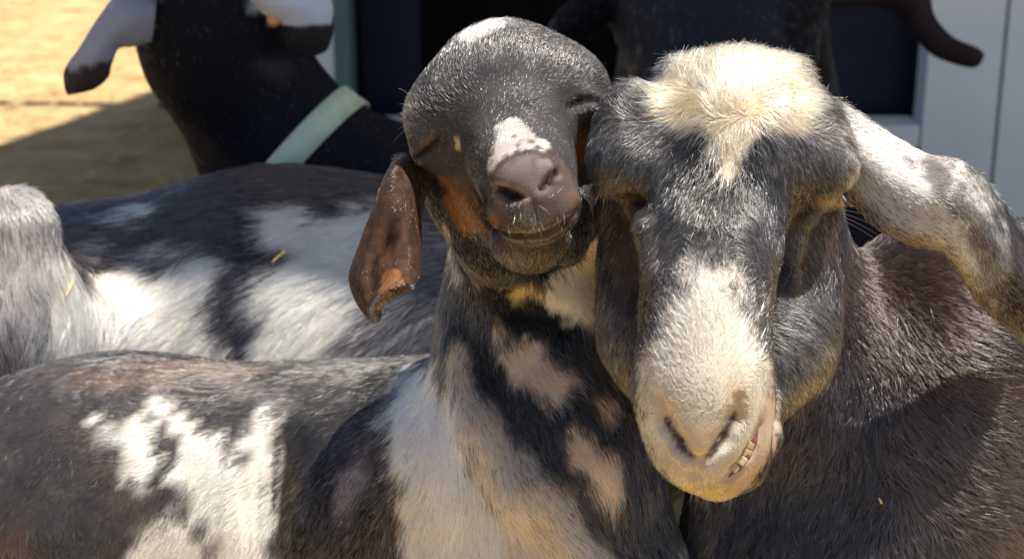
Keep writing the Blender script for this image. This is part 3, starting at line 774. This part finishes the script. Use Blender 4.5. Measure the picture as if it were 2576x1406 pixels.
    for su, sv, sr in ((a, b, c * 1.7) for a, b, c in ((1290, 345, 6), (1318, 352, 5), (1302, 362, 5), (1338, 358, 7), (1352, 372, 6), (1272, 395, 6), (1300, 384, 7), (1325, 380, 6), (1330, 338, 4))):
        k.patch([(su - sr, sv), (su, sv - sr * .6), (su + sr, sv), (su, sv + sr * .6)], (.06, .045, .04), 1.2, .8, 3, dens=.9, step=3)
    k.patch([(1235, 600), (1440, 570), (1420, 660), (1340, 690), (1250, 660)], (.10, .065, .04), 5, 3, 6, dens=.5)
    org = mottled((.26, .11, .035), (.17, .072, .025), .006, 16)
    k.patch([(1105, 445), (1150, 450), (1190, 500), (1215, 555), (1212, 592), (1170, 580), (1128, 530)], org, 9, 4, 6, dens=.85)
    k.patch([(1452, 345), (1482, 325), (1480, 380), (1462, 425), (1450, 400)], org, 5, 3, 6, dens=.8)
    k.patch([(1436, 480), (1460, 488), (1455, 522), (1436, 515)], org, 4, 2, 5, dens=.35, step=6)
    k.patch([(1225, 535), (1245, 545), (1255, 575), (1228, 565)], org, 3, 2, 5, dens=.5, step=6)
    k.patch([(1145, 350), (1156, 350), (1156, 375), (1147, 372)], (.5, .38, .2), 1.5, 1, 4, step=5)
    k.patch([(1055, 360), (1095, 345), (1090, 372), (1060, 385)], (.15, .10, .07), 3, 1.5, 4, dens=.6, step=6)
    e = mottled((.022, .013, .010), (.078, .042, .026), .0035, 17)
    k.patch([(985, 400), (1075, 400), (1070, 700), (1000, 745), (935, 810), (870, 690), (930, 510)], e, 2, 1, 6, step=9, deep=(.8, .965))
    k.patch([(960, 690), (990, 680), (1015, 705), (980, 735), (950, 745)], (.30, .13, .05), 3, 2, 5, dens=.7, step=7, deep=(.8, .965))
    k.patch([(950, 560), (972, 560), (985, 640), (978, 690), (955, 650)], (.13, .06, .03), 4, 3, 5, dens=.5, step=7, deep=(.8, .965))
    dk = (.018, .012, .011)
    k.patch([(1250, 466), (1285, 476), (1318, 490), (1312, 502), (1280, 500), (1256, 484)], dk, 1.2, .5, 4, step=4)
    k.patch([(1398, 424), (1402, 440), (1384, 466), (1358, 482), (1354, 474), (1374, 456), (1388, 430)], dk, 1.2, .5, 4, step=4)
    k.patch([(1224, 560), (1260, 583), (1310, 592), (1368, 584), (1420, 553), (1458, 518), (1461, 524), (1424, 561), (1370, 591), (1308, 599), (1256, 590)], (.03, .02, .017), 1.5, .6, 4, dens=.6, step=4)
    k.patch([(1034, 406), (1060, 379), (1106, 343), (1110, 354), (1066, 393)], dk, 1, .4, 4, step=4)
    k.patch([(1426, 274), (1458, 248), (1490, 241), (1524, 257), (1520, 267), (1490, 256), (1460, 263)], dk, 1, .4, 4, step=4)
    # throat and chest: white fur, bounced warmth and shaded grey put into the colours
    wt = mottled((.70, .60, .46), (.80, .72, .60), .012, 18)
    k.patch([(1535, 570), (1525, 640), (1540, 720), (1510, 740), (1488, 825), (1440, 812), (1395, 772), (1378, 740), (1400, 700), (1440, 675), (1480, 650), (1512, 600)], wt, 6, 6, 8)
    k.patch([(1268, 722), (1330, 712), (1368, 735), (1320, 748), (1285, 742)], (.60, .45, .20), 5, 4, 6, dens=.8, step=8)
    tn = mottled((.50, .36, .25), (.60, .46, .34), .015, 19)
    k.patch([(1252, 838), (1300, 848), (1370, 880), (1425, 930), (1455, 975), (1425, 1000), (1388, 1012), (1340, 990), (1302, 950), (1272, 900)], tn, 8, 6, 10)
    k.patch([(1490, 978), (1520, 985), (1552, 1040), (1545, 1085), (1508, 1040)], tn, 9, 6, 10, dens=.7)
    k.patch([(1412, 1095), (1440, 1075), (1495, 1095), (1535, 1150), (1565, 1210), (1565, 1280), (1515, 1255), (1455, 1200), (1428, 1150)], tn, 8, 6, 10)
    bg = mottled((.42, .41, .42), (.60, .58, .57), .02, 20)
    k.patch([(1040, 905), (1100, 915), (1125, 970), (1180, 1100), (1200, 1200), (1300, 1310), (1420, 1480), (1040, 1480), (1000, 1300), (1012, 1200), (972, 1100), (972, 1050), (1005, 960)], bg, 14, 8, 12, step=14)
    rt = mottled((.40, .32, .25), (.52, .43, .34), .02, 21)
    k.patch([(1128, 850), (1160, 890), (1205, 985), (1300, 1105), (1385, 1220), (1480, 1330), (1580, 1480), (1300, 1480), (1225, 1260), (1165, 1110), (1130, 980)], rt, 10, 6, 12, dens=.9, step=12)
    k.patch([(1112, 560), (1128, 590), (1145, 650), (1165, 710), (1140, 700), (1116, 630)], (.5, .45, .35), 4, 2, 6, dens=.8, step=7)
    k.patch([(1755, 1250), (1745, 1330), (1715, 1440), (1690, 1440), (1720, 1330)], (.6, .55, .5), 5, 3, 6, dens=.8, step=8)
    k.patch([(838, 1250), (855, 1200), (890, 1180), (932, 1190), (920, 1240), (870, 1290)], (.36, .29, .28), 12, 6, 10, dens=.6)
    k.patch([(910, 1095), (960, 1090), (970, 1140), (920, 1140)], (.18, .10, .08), 8, 6, 10, dens=.5)
    # flank: sunlit part painted paler up to the shadow edge, then its markings
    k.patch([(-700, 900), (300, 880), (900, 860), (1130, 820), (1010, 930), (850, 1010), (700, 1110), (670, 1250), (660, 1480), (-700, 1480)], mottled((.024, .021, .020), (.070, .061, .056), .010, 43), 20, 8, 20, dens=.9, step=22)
    w = mottled((.58, .54, .46), (.66, .63, .57), .02, 22)
    k.patch([(225, 1058), (290, 1072), (370, 1048), (388, 1080), (382, 1120), (410, 1170), (470, 1180), (455, 1130), (430, 1070), (385, 1012), (392, 992), (430, 1000), (470, 1050), (520, 1085), (560, 1110), (580, 1150), (622, 1165), (608, 1100), (618, 1045), (660, 1035), (705, 1060), (702, 1110), (690, 1200), (675, 1290), (668, 1460), (540, 1460), (530, 1370), (510, 1300), (462, 1240), (432, 1190), (400, 1200), (382, 1232), (330, 1190), (300, 1130), (250, 1090)], w, 5, 5, 8, step=9)
    k.patch([(395, 1308), (440, 1308), (500, 1360), (580, 1480), (300, 1480), (340, 1370)], w, 5, 5, 8, step=9)
    k.patch([(540, 960), (600, 950), (700, 990), (720, 1030), (640, 1010)], (.5, .46, .42), 12, 7, 12, dens=.3)
    k.patch([(90, 955), (200, 922), (400, 895), (650, 900), (700, 930), (600, 962), (480, 955), (380, 985), (280, 975), (200, 968)], mottled((.20, .10, .055), (.30, .18, .11), .02, 23), 14, 7, 14, dens=.38)
    k.patch([(-60, 1290), (60, 1330), (170, 1480), (-60, 1480)], (.10, .05, .035), 14, 7, 14, dens=.5)
    k.patch([(150, 1060), (260, 1100), (420, 1330), (330, 1330), (200, 1150)], (.09, .06, .045), 16, 9, 14, dens=.3)
    g = [(1250, 65, .3, -1, 9, .6), (1200, 80, -.5, -1, 9, .6), (1275, 180, .1, -1, 6, .45), (1120, 220, -.6, -.8, 6, .45), (1420, 150, .5, -.8, 6, .45), (1280, 280, 0, -1, 5, .4), (1150, 330, -.9, -.3, 5, .4), (1400, 260, .8, -.5, 5, .4),
         (1072, 376, -.8, .2, 2.2, .3), (1478, 262, .5, .4, 2.2, .3), (1070, 340, -.9, -.2, 5, .4), (1110, 330, -.8, -.2, 5, .4), (1120, 380, -.7, .4, 5, .4), (1090, 415, -.5, .7, 4.5, .4), (1460, 225, .7, -.4, 5, .4), (1420, 260, .7, 0, 5, .4), (1460, 305, .5, .7, 4.5, .4), (1040, 290, -.9, -.5, 9, .7), (1510, 190, .9, -.4, 7, .6), (1300, 350, -.1, -1, 4, .4), (1330, 440, 0, 1, 1.6, .3), (1425, 490, .6, .6, 3, .35), (1250, 530, -.5, .6, 3.2, .35), (1340, 560, 0, 1, 4, .7), (1300, 560, -.2, 1, 3.5, .5), (1390, 560, .3, 1, 3.5, .5), (1300, 400, -.2, -1, 3, .4),
         (1180, 450, -.5, .8, 5, .35), (1130, 500, -.2, 1, 5, .35), (1200, 600, -.1, 1, 6, .4), (1340, 650, .1, 1, 6, .5), (1440, 330, .5, .7, 4.5, .35), (1470, 400, .4, 1, 5, .35),
         (990, 480, -.4, 1, 4, .3), (950, 600, -.3, 1, 4, .3), (1020, 600, 0, 1, 4, .3), (930, 720, .2, 1, 3.5, .3), (1000, 700, .2, 1, 3.5, .3),
         (1200, 720, .1, 1, 12, .35), (1160, 800, .15, 1, 12, .35), (1350, 750, .2, 1, 13, .4), (1450, 730, .3, 1, 15, .4), (1320, 900, .5, 1, 15, .35), (1420, 960, .6, 1, 16, .35), (1500, 1150, .55, 1, 18, .35), (1600, 1250, .3, 1, 15, .35),
         (1200, 1000, .4, 1, 15, .35), (1320, 1200, .6, 1, 17, .35), (1450, 1350, .6, 1, 17, .35), (1060, 960, -.8, .5, 16, .5), (1010, 1060, -1, .5, 20, .5), (1040, 1200, -.6, .9, 19, .45), (1150, 1300, -.1, 1, 18, .4), (1060, 1380, -.5, 1, 18, .4),
         (880, 1000, -.9, .5, 10, .3), (850, 1200, -.7, .9, 11, .3), (780, 1350, -.4, 1, 12, .3), (940, 1100, -.9, .5, 13, .35), (650, 1080, -1, .25, 12, .35), (600, 1250, -.9, .55, 13, .35), (620, 1380, -.5, 1, 13, .35),
         (600, 920, -.8, .6, 11, .4), (300, 930, -.9, .45, 11, .4), (900, 900, -.8, .6, 10, .35), (400, 1000, -1, .3, 10, .35), (200, 1050, -1, .5, 9, .3), (350, 1130, -1, .2, 12, .35), (100, 1200, -.6, 1, 9, .35), (300, 1300, -.35, 1, 10, .35), (150, 1380, -.1, 1, 10, .35), (480, 1300, -.5, 1, 11, .35)]
    root = tag(empty('goat', W(q(700, 1500, 1.15)) * (1, 1, 0)), 'kid with closed eyes and a smile, head tilted, white star marks on its flank', 'goat', 'goats crowded in the yard')
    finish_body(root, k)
    mk = cloud_mask(k, [(1245, 425), (1300, 395), (1370, 398), (1405, 405), (1430, 440), (1380, 480), (1335, 500), (1260, 500), (1242, 460)])
    me = [cloud_mask(k, p) for p in ([(1034, 406), (1060, 379), (1106, 343), (1110, 354), (1066, 393)], [(1426, 274), (1458, 248), (1490, 241), (1524, 257), (1520, 267), (1490, 256), (1460, 263)])]
    mear = cloud_mask(k, [(960, 450), (1060, 430), (1060, 700), (1000, 745), (935, 800), (875, 690), (930, 520)])
    def bare(P):
        return np.clip(.93 * mk(P) + .9 * me[0](P) + .9 * me[1](P) + .25 * mear(P) * (P[:, 2] < .97), 0, .97)
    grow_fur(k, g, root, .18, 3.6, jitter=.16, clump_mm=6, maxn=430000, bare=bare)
    L = [(1028 + random.uniform(-6, 8), 240 + 14 * i, -28 - random.uniform(0, 14), -14 + 8 * i + random.uniform(-8, 8), 1, 4) for i in range(7)]
    L += [(1050 + 9 * i, 400 - 7 * i, -6, 16 + random.uniform(0, 8), 3, 3) for i in range(6)] + [(1440 + 14 * i, 272 - 3 * i, 8, 14 + random.uniform(0, 8), 3, 3) for i in range(6)]
    L += [(1500, 170 + 10 * i, 24, -14, 0, 3) for i in range(4)]
    long_hairs('lashes', k, L, root, col=(.5, .43, .34))
    L = [(1345, 512, 40, 50, 3, -12), (1352, 520, 14, 36, 3, 4), (1322, 520, -16, 32, 3, -4)] + [(random.uniform(1270, 1420), random.uniform(535, 575), random.uniform(-10, 14), random.uniform(12, 30), 3, random.uniform(-4, 4)) for i in range(16)]
    L += [(random.uniform(1260, 1420), random.uniform(630, 660), random.uniform(-8, 10), random.uniform(14, 28), 2, 2) for i in range(14)]
    long_hairs('whiskers', k, L, root, rad=.0001, col=(.55, .5, .44))
    return k, root

# ---------------------------------------------------------------- goat behind: black and white back across the left
def build_pied_goat():
    c = Clay()
    c.chain([(1500, 800, 1.50, 358), (700, 812, 1.48, 360), (-100, 905, 1.46, 350)], .05)
    c.chain([(1500, 950, 1.50, 350), (700, 1000, 1.48, 360), (-100, 1050, 1.46, 350)], .05)
    c.chain([(38, 568, 1.24, 98), (5, 900, 1.26, 135), (-20, 1300, 1.3, 150)], .05)
    c.chain([(60, 780, 1.27, 110), (250, 850, 1.42, 200)], .06)
    c.chain([(1500, 800, 1.5, 300), (1900, 500, 1.6, 200)], .05)
    c.ball(1950, 450, 1.6, (140, 150, 150), .03)
    leg(c, q(1300, 1200, 1.45)); leg(c, q(1300, 1200, 1.6)); leg(c, q(0, 1250, 1.4)); leg(c, q(0, 1200, 1.6))
    X = axis_steps(q(-700, 0, 1.5)[0], q(-40, 0, 1.4)[0], q(1150, 0, 1.4)[0], q(2300, 0, 1.6)[0], .006, .014)
    Y = axis_steps(q(0, 100, 1.5)[1], q(0, 420, 1.4)[1], q(0, 950, 1.4)[1], 1.35, .006, .014)
    Z = axis_steps(1.05, 1.12, 1.55, 1.95, .006, .014)
    V, F = surface_nets(c, X, Y, Z)
    k = Coat(V, F, mottled((.010, .009, .012), (.020, .017, .020), .03, 30))
    w = mottled((.58, .54, .45), (.68, .65, .59), .03, 31)
    k.patch([(665, 525), (720, 512), (770, 530), (800, 560), (870, 548), (900, 520), (950, 500), (980, 560), (960, 700), (910, 790), (870, 850), (850, 980), (600, 980), (640, 850), (665, 780), (650, 720), (725, 650), (690, 600), (655, 560)], w, 12, 9, 16, step=12)
    k.patch([(180, 700), (250, 690), (330, 690), (400, 678), (520, 652), (550, 660), (530, 720), (540, 780), (560, 850), (610, 980), (180, 1000), (110, 940), (110, 900), (130, 850), (150, 740), (140, 660), (170, 640)], w, 12, 9, 16, step=12)
    k.patch([(290, 525), (350, 503), (410, 500), (400, 545), (340, 575), (280, 562)], w, 10, 8, 14, dens=.85)
    k.patch([(215, 610), (290, 595), (305, 640), (240, 662)], w, 10, 8, 14, dens=.85)
    k.patch([(385, 620), (440, 603), (505, 625), (440, 652), (375, 650)], w, 10, 8, 14, dens=.8)
    k.patch([(300, 650), (520, 620), (540, 660), (300, 700)], w, 14, 9, 14, dens=.35)
    k.patch([(870, 680), (960, 560), (1180, 560), (1180, 920), (840, 930)], (.50, .48, .46), 12, 8, 14, dens=.42)
    k.patch([(230, 800), (330, 740), (300, 900), (180, 960)], (.12, .10, .10), 16, 9, 16, dens=.3)
    gy = mottled((.24, .22, .21), (.50, .46, .42), .012, 32)
    k.patch([(-60, 430), (60, 430), (130, 500), (165, 600), (160, 700), (110, 800), (90, 960), (-60, 960)], gy, 8, 6, 14, dens=.9, step=12)
    k.patch([(-60, 780), (20, 800), (60, 870), (60, 960), (-60, 960)], (.05, .03, .03), 12, 8, 14, dens=.7)
    g = [(40, 480, .5, 1, 14, .3), (100, 560, .5, 1, 17, .3), (20, 650, -.1, 1, 24, .25), (100, 700, .1, 1, 24, .25), (30, 850, .1, 1, 28, .25), (120, 850, -.3, 1, 26, .3),
         (200, 560, -1, .3, 20, .4), (250, 640, -1, .35, 24, .4), (350, 600, -1, .3, 24, .4), (450, 490, -1, .3, 20, .35), (700, 470, -1, .2, 18, .3), (900, 480, -1, .2, 18, .3),
         (600, 600, -1, .3, 24, .4), (800, 600, -1, .35, 22, .35), (300, 760, -.9, .8, 28, .35), (450, 800, -.9, .8, 28, .35), (600, 750, -.9, .7, 28, .4), (800, 800, -.9, .75, 28, .35), (950, 650, -.9, .7, 26, .4),
         (1000, 760, -.9, .8, 28, .4), (1080, 620, -.9, .5, 24, .5), (200, 880, -.7, 1, 28, .35), (500, 900, -.8, .9, 28, .35), (750, 900, -.8, .9, 28, .35), (980, 870, -.85, .8, 26, .4)]
    root = tag(empty('goat', W(q(700, 1300, 1.48)) * (1, 1, 0)), 'black and white pied goat whose back fills the middle of the left side', 'goat', 'goats crowded in the yard')
    finish_body(root, k)
    grow_fur(k, g, root, .26, 3.4, clump_mm=8, lscale=.75, maxn=260000, far=.15)
    return k, root

def pixel_ring(clay, c, ax, width, thick, n=96):
    """a band round a limb: plane through c, normal ax"""
    ax = np.asarray(ax, float); ax /= np.linalg.norm(ax)
    e1 = np.cross(ax, (0, 0, 1.0)); e1 /= np.linalg.norm(e1); e2 = np.cross(ax, e1)
    prof = [(-.5, 0), (-.5, 1), (.5, 1), (.5, 0)]
    V = []
    rs = np.linspace(.01, .35, 400)
    for i in range(n):
        th = 2 * math.pi * i / n; d = e1 * math.cos(th) + e2 * math.sin(th)
        for w, t in prof:
            o = c + ax * w * width
            vals = clay.val(o + d * rs[:, None]); j = int(np.argmax(vals > 0)); r = rs[j]
            V.append(o + d * (r + .003 + t * thick))
    m = 4; F = []
    for i in range(n):
        for j in range(m): F.append((i * m + j, i * m + (j + 1) % m, ((i + 1) % n) * m + (j + 1) % m, ((i + 1) % n) * m + j))
    return np.array(V), np.array(F)[:, ::-1]

# ---------------------------------------------------------------- dark goats under the roof
def build_collared_goat():
    c = Clay()
    c.chain([(505, -150, 1.64, 140), (520, 0, 1.66, 145), (560, 130, 1.70, 165), (722, 400, 1.76, 185), (960, 615, 1.84, 300)], .06)
    c.chain([(960, 620, 1.86, 280), (1500, 640, 2.05, 300), (2000, 680, 2.2, 290)], .06)
    c.chain([(480, -200, 1.60, 140), (440, -330, 1.5, 90), (430, -370, 1.46, 70)], .04)
    leg(c, q(1050, 900, 1.85), r=.06); leg(c, q(1050, 850, 2.0), r=.06); leg(c, q(1900, 850, 2.2), r=.06); leg(c, q(1950, 800, 2.35), r=.06)
    X = axis_steps(q(200, 0, 1.6)[0], q(330, 0, 1.6)[0], q(1200, 0, 1.8)[0], q(2500, 0, 2.3)[0], .009, .02)
    Y = axis_steps(q(0, -600, 1.5)[1], q(0, -150, 1.6)[1], q(0, 500, 1.8)[1], 1.45, .009, .02)
    Z = axis_steps(1.3, 1.45, 2.0, 2.7, .009, .02)
    body = surface_nets(c, X, Y, Z)
    ear_l = sheet([[(395, -20, 1.60), (385, 40, 1.585), (375, 108, 1.60)], [(320, -35, 1.59), (325, 40, 1.565), (330, 118, 1.585)], [(255, 40, 1.585), (275, 85, 1.56), (295, 122, 1.58)],
                   [(205, 120, 1.58), (235, 140, 1.555), (280, 160, 1.575)], [(165, 180, 1.58), (205, 195, 1.565), (272, 195, 1.575)], [(172, 240, 1.585), (190, 235, 1.58), (235, 222, 1.58)]], 40, 24, .008)
    ear_r = sheet([[(620, -60, 1.62), (630, -20, 1.6), (645, 20, 1.62)], [(700, -90, 1.62), (690, -10, 1.59), (680, 45, 1.61)], [(780, -60, 1.62), (760, 10, 1.59), (720, 70, 1.61)],
                   [(830, 0, 1.62), (790, 50, 1.60), (740, 100, 1.61)], [(835, 70, 1.63), (800, 95, 1.61), (765, 125, 1.62)], [(815, 130, 1.64), (805, 135, 1.63), (790, 138, 1.63)]], 40, 24, .008)
    V, F = weld([body, ear_l, ear_r])
    k = Coat(V, F, mottled((.008, .009, .015), (.014, .014, .017), .05, 40))
    k.patch([(372, 100), (400, 160), (450, 280), (560, 400), (600, 460), (560, 460), (430, 320), (380, 220)], (.04, .028, .022), 10, 8, 20, dens=.4)
    k.patch([(660, 160), (720, 160), (740, 195), (690, 190)], (.06, .055, .06), 16, 10, 20, dens=.7)
    gr = (.36, .35, .37)
    k.patch([(280, -60), (400, -60), (385, 110), (290, 125), (275, 150), (165, 175), (200, 90)], gr, 10, 5, 20, step=14, deep=(1.4, 1.64))
    k.patch([(160, 182), (275, 158), (270, 215), (175, 250)], (.055, .045, .042), 4, 2, 20, step=10, deep=(1.4, 1.64))
    k.patch([(640, -100), (840, -100), (840, 62), (770, 68), (720, 58), (690, 60), (630, 20)], (.62, .66, .72), 4, 2, 20, step=14, deep=(1.4, 1.66))
    k.patch([(700, 66), (840, 72), (840, 140), (740, 140)], (.035, .03, .03), 4, 2, 20, step=8, deep=(1.4, 1.66))
    root = tag(empty('goat', W(q(1400, 900, 2.0)) * (1, 1, 0)), 'dark goat wearing a pale green collar, grey drooping ears, against the straw ground', 'goat', 'goats crowded in the yard')
    finish_body(root, k)
    g = [(450, 50, .1, 1, 9, .2), (520, 250, .4, 1, 9, .2), (700, 250, .6, 1, 9, .2), (850, 380, .8, .8, 9, .2), (240, 80, -.5, 1, 6, .2), (770, 30, .5, 1, 6, .2)]
    grow_fur(k, g, root, .3, 2.2, clump_mm=14, maxn=60000, far=.05, npts=4, pale_hairs=0)
    v, f = pixel_ring(c, q(757, 405, 1.79), np.array((.74, .66, .06)), .029, .003)
    col = mesh_obj('collar', W(v), f, plain('green_webbing', (.70, .80, .56), .6, (.60, .70, .48), nscale=40, bump=.2), root)
    tag(col, 'pale green webbing collar')
    h = k.hit(690, 48)
    if h is None: h = Vector(q(690, 48, 1.6))
    cl = Clay(); cl.ell((h.x, h.y, h.z), (.008, .008, .006)); 
    v, f = surface_nets(cl, *[np.arange(h[i] - .012, h[i] + .012, .0015) for i in (0, 1, 2)])
    mesh_obj('ear_tag', W(v), f, plain('orange_plastic', (.75, .42, .18), .4, (.7, .36, .14)), root)

def build_far_goat():
    c = Clay()
    c.chain([(1790, -200, 2.25, 190), (1800, 0, 2.2, 215), (1820, 160, 2.15, 190), (1830, 330, 2.1, 150), (1830, 400, 2.08, 110)], .08)
    c.chain([(1640, -60, 2.2, 110), (1960, -60, 2.2, 110)], .08)
    c.chain([(1820, 100, 2.4, 260), (1830, 550, 2.7, 330), (1850, 500, 3.1, 330)], .08)
    leg(c, q(1650, 750, 2.5), r=.06); leg(c, q(2000, 750, 2.5), r=.06)
    X = axis_steps(q(1300, 0, 2.3)[0], q(1450, 0, 2.2)[0], q(2200, 0, 2.2)[0], q(2350, 0, 2.8)[0], .011, .02)
    Y = axis_steps(q(0, -750, 2.3)[1], q(0, -150, 2.2)[1], q(0, 450, 2.2)[1], 1.5, .011, .02)
    Z = axis_steps(1.8, 1.9, 2.5, 3.22, .011, .02)
    body = surface_nets(c, X, Y, Z)
    ear_r = sheet([[(2080, -110, 2.2), (2080, -40, 2.18), (2090, 20, 2.2)], [(2230, -110, 2.2), (2220, -40, 2.17), (2215, 20, 2.19)], [(2320, -50, 2.2), (2290, 0, 2.17), (2260, 40, 2.19)],
                   [(2345, 40, 2.2), (2318, 62, 2.18), (2298, 85, 2.19)], [(2395, 100, 2.2), (2370, 118, 2.18), (2345, 135, 2.19)], [(2455, 128, 2.2), (2440, 146, 2.18), (2420, 160, 2.19)], [(2468, 148, 2.2), (2464, 155, 2.19), (2456, 160, 2.2)]], 40, 20, .014)
    ear_l = sheet([[(1600, -60, 2.2), (1590, -10, 2.18), (1590, 30, 2.2)], [(1530, -50, 2.2), (1520, 10, 2.17), (1540, 50, 2.19)], [(1450, -10, 2.2), (1450, 40, 2.17), (1490, 90, 2.19)], [(1395, 50, 2.2), (1410, 80, 2.18), (1450, 120, 2.19)], [(1385, 100, 2.2), (1395, 112, 2.19), (1410, 125, 2.2)]], 40, 20, .012)
    V, F = weld([body, ear_r, ear_l])
    k = Coat(V, F, mottled((.022, .024, .032), (.032, .031, .034), .08, 50))
    k.patch([(1380, -60), (1560, -60), (1560, 60), (1470, 110), (1400, 130)], (.010, .008, .010), 6, 3, 20, step=14)
    k.patch([(2060, -60), (2100, 60), (2100, 200), (2060, 260), (1990, 150), (1960, -60)], (.010, .009, .011), 14, 6, 20, step=14)
    k.patch([(2200, -120), (2480, -120), (2480, 170), (2200, 170)], (.026, .018, .020), 6, 3, 20, step=14)
    root = tag(empty('goat', W(q(1830, 700, 2.6)) * (1, 1, 0)), 'all dark goat facing out of the shed, one drooping ear against the pale boards', 'goat', 'goats crowded in the yard')
    finish_body(root, k)
    g = [(1800, 50, 0, 1, 14, .3), (1650, 0, -.3, 1, 14, .3), (1950, 100, .3, 1, 14, .3), (2380, 100, 1, .4, 6, .2)]
    grow_fur(k, g, root, .4, 1.6, clump_mm=18, maxn=25000, far=.05, npts=4, pale_hairs=0)

build_ground()
build_shed()
build_collared_goat()
build_far_goat()
PIED, _ = build_pied_goat()
KID, KROOT = build_kid()
GRI, GROOT = build_grizzled_goat()

def straw_stalk(coat, pts, label, rad=.0011):
    P = [np.array(coat.hit(u, v)) - (0, 0, off) for u, v, off in pts]
    P = catmull(P, 14); V = []; F = []
    for i, p in enumerate(P):
        t = P[min(i + 1, 13)] - P[max(i - 1, 0)]; t /= np.linalg.norm(t); a = np.cross(t, (0, 0, 1.0)); a /= np.linalg.norm(a); b = np.cross(t, a)
        r = rad * (1 - .4 * i / 13)
        for j in range(6): V.append(p + r * (a * math.cos(j * math.pi / 3) + .45 * b * math.sin(j * math.pi / 3)))
    for i in range(13):
        for j in range(6): F.append((i * 6 + j, i * 6 + (j + 1) % 6, (i + 1) * 6 + (j + 1) % 6, (i + 1) * 6 + j))
    o = mesh_obj('straw_stalk', W(np.array(V)), np.array(F), STRAW)
    tag(o, label, 'straw', 'bits of straw stuck in the coats')
STRAW = plain('dry_straw', (.62, .44, .18), .6, (.50, .33, .12), nscale=200)
straw_stalk(PIED, [(214, 678, .014), (196, 705, .012), (176, 742, .010)], 'dry straw stalk stuck in the white coat beside the grey tuft')
straw_stalk(PIED, [(724, 634, .016), (708, 645, .014), (690, 660, .012)], 'short straw bit lying on the white patch of the pied back', .0015)
straw_stalk(GRI, [(2212, 1262, .006), (2208, 1255, .008), (2203, 1248, .008)], 'tiny pale straw chip in the dark coat under the drooping ear', .0009)
